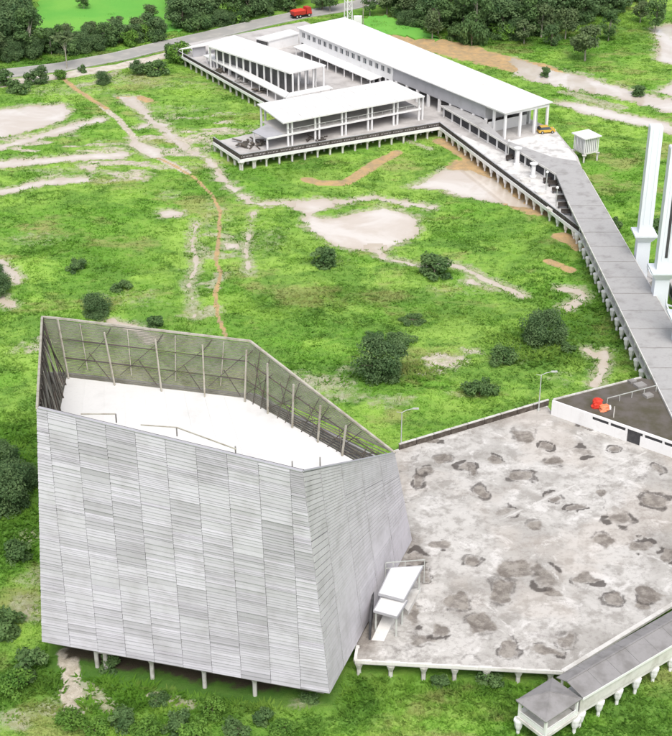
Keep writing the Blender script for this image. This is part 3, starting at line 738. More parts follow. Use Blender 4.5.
# ---------------------------------------------------------------- entrance canopy beside the louvred building
cz = 6.0; K1 = [at(391, 567.7, cz), at(423, 566, cz), at(404, 600, cz), at(378.5, 593.5, cz)]
K2 = [at(382.4, 595, cz-.55), at(407.5, 600, cz-.55), at(397, 617, cz-.55), at(373.6, 610.5, cz-.55)]
CAN = thing('entrance_canopy', 'white two-step entrance canopy standing on the plaza against the louvred building', 'canopy', (*lerp(K1[0], K2[2], .5)[:2], 2.5))
for K, z in ((K1, cz), (K2, cz-.55)):
    mb = MB(); mb.prism([p[:2] for p in K], z-.22, z); obj('roof_panel', mb, M['roofwhite'], CAN)
    mb = MB()
    for i in range(4): mb.beam((K[i][0], K[i][1], z-.1), (K[(i+1) % 4][0], K[(i+1) % 4][1], z-.1), .1, .28)
    obj('fascia', mb, M['greywall'], CAN)
for p in (K1[0], K1[1], K1[2], K2[3], K2[2]):
    mb = MB(); c = lerp(p, lerp(K1[0], K2[2], .5), .12); mb.beam((c[0], c[1], 2.5), (c[0], c[1], cz-.7), .2, .2); obj('post', mb, M['metal'], CAN)
a, b = at(386, 566, cz+.1), at(425, 563, cz-.3)
for z0 in (0, -.8): 
    mb = MB(); mb.beam(add(a, (0, .6, z0)), add(b, (0, .6, z0)), .1, .1); obj('trellis_bar', mb, M['metal'], CAN)
for f in (0, .2, .5, 1):
    mb = MB(); p = lerp(a, b, f); mb.beam((p[0], p[1]+.6, 2.5), (p[0], p[1]+.6, p[2]), .09, .09); obj('trellis_post', mb, M['metal'], CAN)
mb = MB(); q = [at(384, 613, 3.3), at(397, 613, 3.3), at(384, 641, 2.55), at(371.5, 640, 2.55)]
mb.hexa([(p[0], p[1], 2.515) for p in q], [(p[0], p[1], p[2]) for p in q]); obj('ramp', mb, M['cream'], CAN)
mb = MB(); q = [at(410, 590, 3.0), at(421, 588, 3.0), at(408, 612, 3.0), at(402, 606, 3.0)]
mb.hexa([(p[0], p[1], 2.515) for p in q], [(p[0], p[1], 3.1) for p in q]); obj('side_step', mb, M['cream'], CAN)
mb = MB(); a, b = at(371, 640, 2.5), at(378, 604, 2.5); mb.beam(add(a, (-.15, 0, 1.2)), add(b, (-.5, 0, 1.2)), .2, 2.4); obj('door_wall', mb, M['void'], CAN)

# ---------------------------------------------------------------- annex with the mossy flat roof
AZ = 4.75
a0 = at(551, 401.5, AZ); a1 = (wl1[0]-.0, wl1[1]); 
w0 = (wl0[0], wl0[1]+.05); w1 = (wl2[0], wl2[1]+.05); w1 = (w0[0]+wdir[0]*24, w0[1]+wdir[1]*24)
bk_ = at(641, 377.5, AZ)
AN = thing('annex', 'low white annex under a flat brown mossy roof between the plaza and the long walkway', 'building', (wl0[0]+8, wl0[1]-2, 2.5))
def wp(s, z, off=0.0): return (w0[0]+wdir[0]*s - wdir[1]*off*-1, w0[1]+wdir[1]*s + wdir[0]*off*-1, z)
wn = (-wdir[1], wdir[0]) if wdir[0] > 0 else (wdir[1], -wdir[0])        # away from the camera
def wq(s, z, off=0.0): return (w0[0]+wdir[0]*s+wn[0]*off, w0[1]+wdir[1]*s+wn[1]*off, z)
def wbox(name, s0, s1, z0, z1, o0, o1, mat, parent=AN):
    mb = MB(); P = [wq(s0, 0, o0), wq(s1, 0, o0), wq(s1, 0, o1), wq(s0, 0, o1)]
    mb.hexa([(p[0], p[1], z0) for p in P], [(p[0], p[1], z1) for p in P]); return obj(name, mb, mat, parent)
WLEN = 24
DS0, DS1 = 11.4, 13.3                                                    # the dark door
slots = [(6.2, 8.6), (8.9, 11.1), (11.4, 13.6), (13.9, 16.4), (16.7, 19.0), (19.3, 21.6)]
wbox('front_wall', 0, DS0, 2.0, 4.0, 0, .25, M['white']); wbox('front_wall', DS1, WLEN, 2.0, 4.0, 0, .25, M['white'])
wbox('upper_wall', 0, 6.2, 4.0, AZ, 0, .25, M['white'])
for i, (s0, s1) in enumerate(slots):
    wbox('window_slot', s0, s1, 4.0, 4.5, .12, .2, M['void']); 
    nx = slots[i+1][0] if i+1 < len(slots) else WLEN
    wbox('window_post', s1, nx, 4.0, 4.5, 0, .25, M['white'])
wbox('lintel', 6.2, WLEN, 4.5, AZ+.03, -.05, .25, M['white'])
wbox('door', DS0, DS1, 2.4, 4.0, .15, .22, M['void'])
rp = [wq(0, 0, .25), wq(WLEN, 0, .25), (bk_[0]+12, bk_[1]-4), bk_]
mb = MB(); mb.prism([p[:2] for p in rp], AZ-.4, AZ-.06); obj('roof', mb, M['brownroof'], AN)
mb = MB(); mb.prism([p[:2] for p in [wq(.2, 0, .5), wq(WLEN, 0, .5), (bk_[0]+12, bk_[1]-4.4), (bk_[0], bk_[1]-.4)]], 2.0, AZ-.4); obj('body', mb, M['slab'], AN)
e0 = wq(0, AZ, .3)
mb = MB(); mb.beam((e0[0], e0[1], AZ+.02), (bk_[0], bk_[1], AZ+.02), .25, .18); obj('roof_kerb', mb, M['pilewhite'], AN)
p, q, r = at(607, 404, AZ), at(656, 391, AZ), at(613.5, 417, AZ)
for a, b in ((p, q),):
    mb = MB(); mb.beam((a[0], a[1], AZ+.9), (b[0], b[1], AZ+.9), .09, .09); obj('roof_rail', mb, M['metal'], AN)
    for f in (0, .25, .5, .75, 1):
        c = lerp(a, b, f); mb = MB(); mb.beam((c[0], c[1], AZ-.06), (c[0], c[1], AZ+.9), .08, .08); obj('rail_post', mb, M['metal'], AN)
mb = MB(); mb.beam((r[0], r[1], AZ-.06), (r[0], r[1], AZ+1.6), .14, .14); obj('vent_pipe', mb, M['pilewhite'], AN)
for x, y, s in ((648, 396, 1.2), (640, 386, 1.5), (632, 382, 1.0)):
    c = at(x, y, AZ); mb = MB(); mb.box((c[0], c[1], AZ+.12), (s, s*.8, .36), .5); obj('roof_hatch', mb, M['slab'], AN)
# the red and orange bundle on its roof
c = at(599, 408, AZ-.06)
BD = thing('covered_bundle', 'bright red bundle with an orange sheet hanging from it on the brown annex roof', 'bundle', c)
def lump(name, c, sx, sy, sz, mat, parent, seed, nu=14, nv=7):
    mb = MB(); V = []
    for j in range(nv+1):
        for i in range(nu):
            a = 2*math.pi*i/nu; t = j/nv
            rr = (1 - .18*t if t < .75 else .86*(1-(t-.75)*3.2))
            sq = 1/max(abs(math.cos(a)), abs(math.sin(a)))**.55
            k = 1 + .6*(vnoise(np.array(i*.9), np.array(j*1.1), seed) - .5)
            V.append((c[0]+sx*math.cos(a)*rr*sq*k, c[1]+sy*math.sin(a)*rr*sq*k, c[2]+sz*min(1, t*1.15)*(.9+.2*float(vnoise(np.array(i*.8), np.array(j*.7), seed+5)))))
    n0 = len(mb.v); mb.v += V
    for j in range(nv):
        for i in range(nu):
            mb.f.append((n0+j*nu+i, n0+j*nu+(i+1) % nu, n0+(j+1)*nu+(i+1) % nu, n0+(j+1)*nu+i)); mb.sh.append(.5)
    mb.f.append(tuple(n0+nv*nu+i for i in range(nu))); mb.sh.append(.5)
    return obj(name, mb, mat, parent)
lump('red_cover', (c[0]-.2, c[1]+.2, c[2]), .72, .6, 1.35, M['tarp'], BD, 3)
lump('orange_sheet', (c[0]+.6, c[1]-.5, c[2]), .66, .55, .8, M['orange'], BD, 9)
lump('white_bag', (c[0]+1.35, c[1]-.15, c[2]), .25, .25, .5, M['white'], BD, 4)

# ---------------------------------------------------------------- pile heads, walkways
hb = MB(); hb.lathe((0, 0, 0), [(.19, -.6), (.19, .9), (.24, .95), (.34, 1.15), (.42, 1.5), (.45, 1.95), (.54, 2.0), (.54, 2.25)], 8); head_me = hb.mesh('pile', M['white'])
def ribbon(p, q, off0, off1):
    """plan corners of a band between offsets to the left (-) and right (+) of the line p-q"""
    d = norm((q[0]-p[0], q[1]-p[1], 0)); r = (d[1], -d[0])
    return [(p[0]+r[0]*off0, p[1]+r[1]*off0), (q[0]+r[0]*off0, q[1]+r[1]*off0), (q[0]+r[0]*off1, q[1]+r[1]*off1), (p[0]+r[0]*off1, p[1]+r[1]*off1)]
RZ = 5.0
# long flat-roofed walkway: corridor along the long hall, then the straight run to the plaza
Lz = [at(584, 235, RZ), at(668, 408, RZ)]; Rz = [at(589, 180, RZ), at(672, 323, RZ)]
lx = lambda y: Lz[0][0] + (Lz[1][0]-Lz[0][0])*(y-Lz[0][1])/(Lz[1][1]-Lz[0][1])
rx_ = lambda y: Rz[0][0] + (Rz[1][0]-Rz[0][0])*(y-Rz[0][1])/(Rz[1][1]-Rz[0][1])
Ytop, Ybot = 262.0, 131.0
S1 = [L(12.6, 19.6), L(17.0, 19.2), L(18.2, 40), L(17.6, 54)]
S1o = [at(440, 105, RZ), at(480, 128, RZ), at(520, 152, RZ), at(556, 174, RZ)]
S1i = [at(470, 107, RZ), at(505, 140, RZ), at(552, 157, RZ), at(577, 161, RZ)]
WK = thing('covered_walkway', 'long straight flat-roofed grey walkway on white piles from the long hall past the towers', 'walkway', (46, 205, 0))
mb = MB(); q = [(lx(Ybot), Ybot), (rx_(Ybot), Ybot), (rx_(254), 254), (S1i[3][0], S1i[3][1]), (S1o[3][0], S1o[3][1]), (lx(240), 240)]
mb.prism(q, RZ-.28, RZ); obj('roof', mb, M['greyroof'], WK)
mb = MB(); mb.prism([S1o[0][:2], S1o[1][:2], S1o[2][:2], S1o[3][:2], S1i[3][:2], S1i[2][:2], S1i[1][:2], S1i[0][:2]], RZ-.27, RZ+.006); obj('roof', mb, M['greyroof'], WK)
y = 236.0
while y > Ybot+3:
    mb = MB(); mb.beam((lx(y)+.1, y, RZ+.012), (rx_(y)-.1, y, RZ+.012), .12, .05); obj('roof_joint', mb, M['slab'], WK); y -= 6.1
mb = MB()
for (a, b) in (((lx(238), 238, RZ-.12), (lx(Ybot), Ybot, RZ-.12)), ((rx_(254), 254, RZ-.12), (rx_(Ybot), Ybot, RZ-.12))): mb.beam(a, b, .12, .36)
for i in range(3): mb.beam(add(S1o[i], (0, 0, -.12)), add(S1o[i+1], (0, 0, -.12)), .12, .36)
obj('fascia', mb, M['cream'], WK)
mb = MB(); mb.prism([(lx(Ybot)+.55, Ybot), (rx_(Ybot)-.6, Ybot), (rx_(250)-.6, 250), (lx(239)+.55, 239)], 2.1, 2.5); obj('deck', mb, M['cream'], WK)
pb_ = MB(); pb_.box((0, 0, 3.6), (.28, .28, 2.25)); post_me = pb_.mesh('post', M['white'])
y = 236.5
while y > Ybot:
    inst('pile', head_me, (lx(y)+.45, y, -.1), WK); inst('pile', head_me, (rx_(y)-.6, y, -.1), WK)
    inst('post', post_me, (lx(y)+.85, y, 0), WK); inst('post', post_me, (rx_(y)-.9, y, 0), WK); y -= 3.35
mb = MB()
mb.beam((lx(239)+.95, 239, 3.3), (lx(166)+.95, 166, 3.3), .08, .9); mb.beam((rx_(250)-.9, 250, 3.3), (rx_(166)-.9, 166, 3.3), .08, .9); obj('side_rail', mb, M['cream'], WK)
# corridor: posts and dark glazed bays between them
nb = 12
def along(poly, t):
    ls = [dist(poly[i], poly[i+1]) for i in range(len(poly)-1)]; T = t*sum(ls)
    for i, l in enumerate(ls):
        if T <= l: return lerp(poly[i], poly[i+1], T/l), norm(sub(poly[i+1], poly[i]))
        T -= l
    return poly[-1], norm(sub(poly[-1], poly[-2]))
for i in range(nb+1):
    p, d = along(S1o, .02+.96*i/nb); r = (-d[1], d[0]); p = (p[0]+r[0]*.5, p[1]+r[1]*.5)
    inst('post', post_me, (p[0], p[1], 0), WK, math.atan2(d[1], d[0]))
    if i < nb:
        q, d2 = along(S1o, .02+.96*(i+1)/nb); q = (q[0]+r[0]*.6, q[1]+r[1]*.6); p = (p[0]+r[0]*.1, p[1]+r[1]*.1)
        mb = MB(); mb.beam((*lerp((*p, 0), (*q, 0), .08)[:2], 3.55), (*lerp((*p, 0), (*q, 0), .92)[:2], 3.55), .06, 1.5); obj('screen', mb, M['void'], WK)
        mb = MB(); mb.beam((p[0], p[1], 2.66), (q[0], q[1], 2.66), .1, .3); obj('sill', mb, M['cream'], WK)

# near walkway at the plaza corner: pitched grey roof, end pavilion
NZ, NR = 4.7, 5.25
k0, k1 = at(583, 698, NZ), at(672, 645, NZ)
kd = norm((k1[0]-k0[0], k1[1]-k0[1], 0)); kn = (-kd[1], kd[0], 0)
NW = thing('covered_walkway', 'near walkway under a pitched grey roof along the front corner of the plaza', 'walkway', (k0[0], k0[1], 0))
WID = 3.7; LEN = 62
def kp(s, o, z): return (k0[0]+kd[0]*s+kn[0]*o, k0[1]+kd[1]*s+kn[1]*o, z)
for nm, o0, o1, z0, z1 in (('roof_slope', 0, WID*.62, NZ, NR), ('roof_slope', WID, WID*.62, NZ+.1, NR)):
    mb = MB(); n = 22
    for i in range(n):
        s0, s1 = LEN*i/n+.03, LEN*(i+1)/n; dz = rng.uniform(0, .012)
        t_ = [kp(s0, o0, z0+dz), kp(s1, o0, z0+dz), kp(s1, o1, z1+dz), kp(s0, o1, z1+dz)]
        if o0 > o1: t_ = t_[::-1]
        mb.hexa([add(p, (0, 0, -.1)) for p in t_], t_)
    obj(nm, mb, M['nearroof'], NW)
mb = MB(); mb.beam(kp(0, WID*.62, NR+.02), kp(LEN, WID*.62, NR+.02), .22, .1); obj('ridge_cap', mb, M['nearroof'], NW)
mb = MB(); mb.beam(kp(0, .0, NZ-.16), kp(LEN, .0, NZ-.16), .1, .3); obj('fascia', mb, M['white'], NW)
mb = MB(); P4 = [kp(-.2, .35, 0), kp(LEN, .35, 0), kp(LEN, WID-.2, 0), kp(-.2, WID-.2, 0)]; mb.prism([p[:2] for p in P4], 2.2, 2.6); obj('deck', mb, M['cream'], NW)
mb = MB(); mb.beam(kp(0, .30, 3.5), kp(LEN, .30, 3.5), .1, 1.5); obj('side_wall', mb, M['cream'], NW)
mb = MB(); mb.box((0, 0, 3.6), (.2, .2, 2.1)); np_me = mb.mesh('post', M['white'])
s = .55
while s < LEN:
    p = kp(s, .55, 0); inst('pile', head_me, (p[0], p[1], -.05), NW); inst('post', np_me, kp(s, .6, 0), NW, WB)
    inst('post', np_me, kp(s, WID-.35, 0), NW, WB); inst('pile', head_me, kp(s, WID-.7, -.05), NW); s += 2.75
q0, q1, q2, q3 = at(516, 700, NZ), at(546, 722.5, NZ), at(582, 698.5, NZ), at(552.5, 677.5, NZ)
PV = thing('pavilion', 'small open pavilion with a four-sided grey roof at the end of the near walkway', 'pavilion', (*lerp(q0, q2, .5)[:2], 0))
ap = (*lerp(q1, q3, .55)[:2], NZ+.75); Q = [q0, q1, q2, q3]
for i in range(4):
    a, b = Q[i], Q[(i+1) % 4]; mb = MB()
    mb.face(a, b, ap); lo = [add(x, (0, 0, -.14)) for x in (a, b, ap)]; mb.face(*lo[::-1]); mb.face(lo[0], lo[1], b, a)
    obj('roof_slope', mb, M['nearroof'], PV)
    mb = MB(); mb.beam(add(a, (0, 0, .0)), add(ap, (0, 0, .0)), .10, .06); obj('hip_cap', mb, M['nearroof'], PV)
cq = lerp(q0, q2, .5)
for a in Q:
    c = lerp(a, cq, .14); mb = MB(); mb.box((c[0], c[1], 3.6), (.24, .24, 2.1), WB); obj('post', mb, M['white'], PV)
    inst('pile', head_me, (c[0], c[1], -.05), PV)
mb = MB(); mb.prism([lerp(a, cq, .06)[:2] for a in Q], 2.2, 2.58); obj('deck', mb, M['cream'], PV)
for i in range(4):
    if i == 2: continue
    a, b = lerp(Q[i], cq, .12), lerp(Q[(i+1) % 4], cq, .12); mb = MB(); mb.beam((a[0], a[1], 3.3), (b[0], b[1], 3.3), .08, .1); mb.beam((a[0], a[1], 2.9), (b[0], b[1], 2.9), .06, .5); obj('railing', mb, M['white'], PV)

# ---------------------------------------------------------------- three white towers behind the walkway
def tower(c, label, h, wd, collar, slot, rz=0.0):
    t = thing('tower', label, 'tower', (c[0], c[1], 0), 'white towers beside the walkway')
    x, y = c[0], c[1]
    mb = MB(); mb.hexa([(x+a*wd*.5, y+b*wd*.42, 1.5) for a, b in ((-1,-1),(1,-1),(1,1),(-1,1))], [(x+a*wd*.46, y+b*wd*.38, h) for a, b in ((-1,-1),(1,-1),(1,1),(-1,1))]); obj('shaft', mb, M['towerpaint'], t)
    mb = MB(); mb.box((x, y, h+.08), (wd*.86, wd*.7, .16)); obj('cap', mb, M['towerpaint'], t)
    for sx in (-.22, .24):
        mb = MB(); mb.beam((x+wd*sx, y-wd*.42, collar+2.2), (x+wd*sx*.94, y-wd*.385, h-.2), .1, .12, (0, 1, 0)); obj('rib', mb, M['towerpaint'], t)
    mb = MB(); r0, r1_ = wd*.5, wd*.84
    mb.hexa([(x+a*r0, y+b*r0, collar-.9) for a, b in ((-1,-1),(1,-1),(1,1),(-1,1))], [(x+a*r1_, y+b*r1_, collar+.2) for a, b in ((-1,-1),(1,-1),(1,1),(-1,1))])
    mb.hexa([(x+a*r1_, y+b*r1_, collar+.2) for a, b in ((-1,-1),(1,-1),(1,1),(-1,1))], [(x+a*r1_, y+b*r1_, collar+.5) for a, b in ((-1,-1),(1,-1),(1,1),(-1,1))]); obj('collar', mb, M['towerpaint'], t)
    for a, b in ((-1, -1), (1, -1), (1, 1), (-1, 1)):                    # flared curved legs
        pr = [(.40, 4.6), (.46, 3.6), (.62, 2.7), (.9, 1.95), (1.25, 1.4)]; mb = MB()
        mb.tube([(x+a*wd*r_, y+b*wd*r_, z) for r_, z in pr], [.1, .13, .16, .18, .2], 6); obj('flared_leg', mb, M['towerpaint'], t)
    mb = MB(); mb.prism([(x+3.1*math.cos(k*math.pi/4+.39), y+3.1*math.sin(k*math.pi/4+.39)) for k in range(8)], .6, 1.5); obj('plinth', mb, M['concrete'], t)
    for k in range(4):
        a = k*math.pi/2+.78; mb = MB(); mb.tube([(x+2.4*math.cos(a), y+2.4*math.sin(a), -.3), (x+2.4*math.cos(a), y+2.4*math.sin(a), .6)], .3, 8); obj('pile', mb, M['pilewhite'], t)
    if slot:
        mb = MB(); mb.beam((x+wd*.05, y-wd*.425, slot[0]), (x+wd*.05, y-wd*.395, slot[1]), .42, .1, (0, 1, 0)); obj('dark_slot', mb, M['void'], t)
tower(at(638.5, 283), 'white square tower farthest along the walkway, its front face plain', 27.3, 2.2, 8.8, None)
tower(at(656, 322), 'middle white square tower with a long dark slot in its front face', 29, 2.3, 8.8, (11.5, 24))
tower(at(677, 372), 'white square tower nearest the annex, mostly beyond the right edge of the view', 29, 2.5, 8.8, (11.5, 24))
PB = thing('pump_house', 'low grey concrete plant room behind the white towers', 'building', (58, 206, 0))
mb = MB(); mb.box((59, 207, 1.5), (9, 11, 2.6)); obj('body', mb, M['greywall'], PB)
mb = MB(); mb.box((59, 207, 2.9), (9.6, 11.6, .25)); obj('roof', mb, M['concrete'], PB)
for y_ in (203, 207, 211):
    mb = MB(); mb.box((54.47, y_, 1.5), (.06, 2, 1.2)); obj('opening', mb, M['void'], PB)
for i, (x, y_) in enumerate(((50.6, 208.5), (51.2, 206.6), (54.2, 195.5), (55, 193.5))):
    mb = MB(); mb.box((x, y_, .9), (2.4, 1.0, 1.5), .2*i); mb.box((x, y_, 1.7), (2.6, 1.2, .12), .2*i)
    tag(obj('concrete_block', mb, M['greywall' if i % 2 else 'concrete']), 'grey concrete block lying %s' % ('behind the farthest tower', 'just right of the farthest tower', 'between the two left towers, right of the plinth', 'right of the middle tower foot')[i], 'block', 'concrete blocks at the tower feet')
# ---------------------------------------------------------------- market complex on its piled deck
DK = [L(-12, -62), L(30, -66), L(31.6, 37), L(25.2, 52), L(20.5, 59.5), (S1i[3][0]+.6, S1i[3][1]-.5), (lx(228)+.9, 228.5), L(.3, 83.2), L(11.8, 23), L(-33.6, 19), L(-33.5, 6.7), L(-12.2, 5.5)]
mb = MB(); mb.prism([p[:2] for p in DK], 1.95, 2.5); MD = obj('market_deck', mb, M['concrete'], None, 'structure')
mb = MB(); mb.prism([p[:2] for p in [L(12.1, 23.2), L(12.9, 30), L(14.4, 62), (lx(232)+.7, 232), L(.9, 82.4)]], 2.5, 2.508); obj('terrace_paving', mb, M['terrace'], MD)
mb = MB(); mb.prism([p[:2] for p in [L(18.6, 37.6), L(31.2, 37.2), L(24.9, 51.6), L(20.3, 58.8), L(18.4, 52)]], 2.5, 2.507); obj('apron_paving', mb, M['terrace'], MD)
p_ = MB(); p_.beam((0, 0, -.4), (0, 0, 1.6), .34, .34); p_.hexa([(a*.2, b*.2, 1.5) for a, b in ((-1,-1),(1,-1),(1,1),(-1,1))], [(a*.42, b*.42, 1.95) for a, b in ((-1,-1),(1,-1),(1,1),(-1,1))]); sq_pile = p_.mesh('pile', M['pilewhite'])
def edge_run(a, b, name_lbl, n, rail_h=1.05, heads=False, inset=.3, back=True, dark=True, lab=None):
    d = norm(sub(b, a)); rz = math.atan2(d[1], d[0]); nn = (-d[1], d[0]); ln = dist(a, b)
    for i in range(n+1):
        p = lerp(a, b, i/n); q = (p[0]+nn[0]*inset, p[1]+nn[1]*inset)
        inst('pile', head_me if heads else sq_pile, (*q, -.15 if heads else 0), MD, rz)
        if back: inst('pile', sq_pile, (p[0]+nn[0]*3.2, p[1]+nn[1]*3.2, 0), MD, rz)
    mb = MB(); mb.beam((a[0]-nn[0]*.06, a[1]-nn[1]*.06, 2.28), (b[0]-nn[0]*.06, b[1]-nn[1]*.06, 2.28), .16, .62); obj('edge_beam', mb, M['white'], MD)
    RL = thing('lattice_railing', lab, 'railing', (*lerp(a, b, .5)[:2], 2.5)); bay = ln/n
    m1 = MB(); m1.beam((.09, 0, .12), (bay-.09, 0, .12), .09, .12); m1.beam((.09, 0, rail_h-.15), (bay-.09, 0, rail_h-.15), .09, .1)
    k = max(4, int(bay/.3))
    for j in range(k): m1.beam((.1+(bay-.2)*(j+.1)/k, 0, .15), (.1+(bay-.2)*(j+.9)/k, 0, rail_h-.2), .05, .13); m1.beam((.1+(bay-.2)*(j+.9)/k, .05, .15), (.1+(bay-.2)*(j+.1)/k, .05, rail_h-.2), .05, .13)
    pm_ = m1.mesh('panel', M['dark']); m2 = MB(); m2.box((0, 0, rail_h/2+.02), (.18, .18, rail_h)); po_ = m2.mesh('post', M['dark'])
    for i in range(n+1):
        p = lerp(a, b, i/n); p = (p[0]+nn[0]*.12, p[1]+nn[1]*.12, 2.5)
        inst('post', po_, p, RL, rz)
        if i < n: inst('panel', pm_, p, RL, rz)
    mb = MB(); mb.beam((a[0]+nn[0]*.12, a[1]+nn[1]*.12, 2.5+rail_h), (b[0]+nn[0]*.12, b[1]+nn[1]*.12, 2.5+rail_h), .2, .1); obj('top_rail', mb, M['greywall'], RL)
edge_run(L(-33.6, 19), L(11.8, 23), '', 16, lab='dark lattice railing along the front of the deck with the roofed pavilion hall')
edge_run(L(-33.5, 6.7), L(-33.6, 19), '', 4, lab='dark lattice railing across the left end of the deck jutting into the grass')
edge_run(L(-12, -61), L(-12.2, 5.5), '', 22, .8, lab='dark lattice railing along the far left deck with its long white canopy')
edge_run(L(11.8, 23), L(.3, 83.2), '', 20, .95, True, .35, lab='dark lattice railing along the slanting edge of the white terrace')
for i in range(6): inst('pile', sq_pile, L(-31+3.6*i, 7.2, 0), MD)
for a, b, n in ((L(31.4, 37), L(25.2, 52), 6), (L(31.4, 0), L(31.4, 36), 9)):
    for i in range(n): p = lerp(a, b, i/n); inst('pile', sq_pile, (p[0]-.4, p[1]-.2, 0), MD)

def colmesh(w_, z0, z1, mat):
    mb = MB(); mb.box((0, 0, (z0+z1)/2), (w_, w_, z1-z0)); return mb.mesh('column', mat)
# ---- the long hall
H1 = thing('long_hall', 'longest white-roofed market hall with a window band and an open arcade', 'building', L(22, 0, 2.5))
rc = [at(296, 27, 8.5), at(505, 113, 8.5), at(553, 103, 8.5), at(345, 18, 8.5)]
mb = MB(); nR = 16
for i in range(nR):                                                     # roof sheets, slightly uneven laps
    t0, t1 = i/nR, (i+1)/nR - .0006; dz = rng.uniform(0, .03)
    a, b, c, d = lerp(rc[0], rc[1], t0), lerp(rc[0], rc[1], t1), lerp(rc[3], rc[2], t1), lerp(rc[3], rc[2], t0)
    up = lambda p, z: (p[0], p[1], z+dz)
    mb.hexa([up(a, 8.22), up(b, 8.22), up(c, 8.5), up(d, 8.5)], [up(a, 8.42), up(b, 8.42), up(c, 8.72), up(d, 8.72)])
obj('roof', mb, M['roofwhite'], H1)
for i in range(1, 32):
    t0 = i/32; a, b = lerp(rc[0], rc[1], t0), lerp(rc[3], rc[2], t0); mb = MB(); mb.beam((a[0], a[1], 8.455), (b[0], b[1], 8.755), .1, .06); obj('roof_seam', mb, M['cream'], H1)
uf = lambda w_: 14.1 + .049*(w_+42.6) + .75
ub = lambda w_: 28.9 + .0199*(w_+43.7) - .8
def wallseg(name, u0, w0_, u1, w1_, z0, z1, th, mat, par):
    mb = MB(); mb.beam(L(u0, w0_, (z0+z1)/2), L(u1, w1_, (z0+z1)/2), th, z1-z0); return obj(name, mb, mat, par)
wallseg('upper_wall', uf(-2.9), -2.9, uf(30), 30, 5.25, 8.2, .25, M['greywall'], H1)
wallseg('back_wall', ub(-42), -42, ub(30), 30, 2.5, 8.3, .25, M['white'], H1)
wallseg('cross_wall', uf(-2.8)+.2, -2.8, ub(-2.8)-.2, -2.8, 2.5, 8.2, .2, M['white'], H1)
wallseg('far_wall', uf(-42)+.2, -42, ub(-42)-.2, -42, 2.5, 8.2, .2, M['white'], H1)
wallseg('end_wall', uf(29.9)+.2, 29.9, ub(29.9)-.2, 29.9, 4.9, 8.2, .2, M['greywall'], H1)
# arcade interior: dark stalls set back
wallseg('inner_wall', uf(0)+5, -2.6, uf(29)+5, 29, 2.5, 6, .2, M['slab'], H1)
cm = colmesh(.55, 2.5, 5.25, M['white'])
for i in range(9): w_ = -1.5 + i*3.95; inst('column', cm, L(uf(w_), w_, 0), H1, A31)
cm2 = colmesh(.45, 2.5, 8.2, M['white'])
for u_, w_ in ((uf(33)+.1, 32.6), (uf(36)+.1, 36.2), (22.6, 36.3), (26.4, 36.3), (ub(36), 36.3), (ub(33), 32.8), (ub(30), 30.6)): inst('column', cm2, L(u_, w_, 0), H1, A31)
wallseg('eave_beam', uf(30)+.02, 30.2, uf(36.4), 36.4, 7.75, 8.2, .3, M['white'], H1); wallseg('eave_beam', uf(36.4)+.2, 36.4, ub(36.4), 36.4, 7.75, 8.25, .3, M['white'], H1)
wallseg('low_wall', uf(31), 37-6, uf(31)+10, 37-6, 2.5, 4.7, .2, M['white'], H1)
# two-storey part: windows and dark openings, piers between
wallseg('upper_wall', uf(-42), -42, uf(-2.9), -2.9, 4.9, 6.2, .25, M['white'], H1); wallseg('upper_wall', uf(-42), -42, uf(-2.9), -2.9, 7.5, 8.2, .25, M['white'], H1)
wallseg('glazing', uf(-42)+.14, -42, uf(-2.9)+.14, -2.9, 6.2, 7.5, .06, M['glass'], H1)
NW_ = 16
wm = MB(); wm.box((0, 0, 6.85), (.26, 1.1, 1.3)); pier_me = wm.mesh('window_pier', M['white'])
fm = MB(); fm.box((-.06, 0, 6.22), (.2, 1.5, .08)); fm.box((-.02, 0, 6.85), (.08, .07, 1.24)); win_me = fm.mesh('window', M['white'])
for i in range(NW_+1):
    w_ = -42 + .5 + i*(38.2/NW_); inst('window_pier', pier_me, L(uf(w_), w_, 0), H1, A31)
    if i < NW_: w2 = w_ + 19.1/NW_; inst('window', win_me, L(uf(w2), w2, 0), H1, A31)
wallseg('glazing', uf(-42)+.6, -42, uf(-2.9)+.6, -2.9, 2.5, 4.9, .06, M['void'], H1)
lm = MB(); lm.box((0, 0, 3.7), (.3, .5, 2.4)); lp = lm.mesh('pier', M['white'])
for i in range(17): w_ = -41.6 + i*2.4; inst('pier', lp, L(uf(w_), w_, 0), H1, A31)
mb = MB(); P = [L(uf(-40)-3.2, -40), L(uf(-7)-3.2, -7), L(uf(-7)-.14, -7), L(uf(-40)-.14, -40)]
mb.hexa([(p[0], p[1], z-.16) for p, z in zip(P, (4.6, 4.6, 4.9, 4.9))], [(p[0], p[1], z) for p, z in zip(P, (4.6, 4.6, 4.9, 4.9))]); obj('lean_to_roof', mb, M['roofwhite'], H1)
sp = colmesh(.18, 2.5, 4.45, M['white'])
for i in range(10): w_ = -39 + i*3.5; inst('lean_to_post', sp, L(uf(w_)-3, w_, 0), H1, A31)

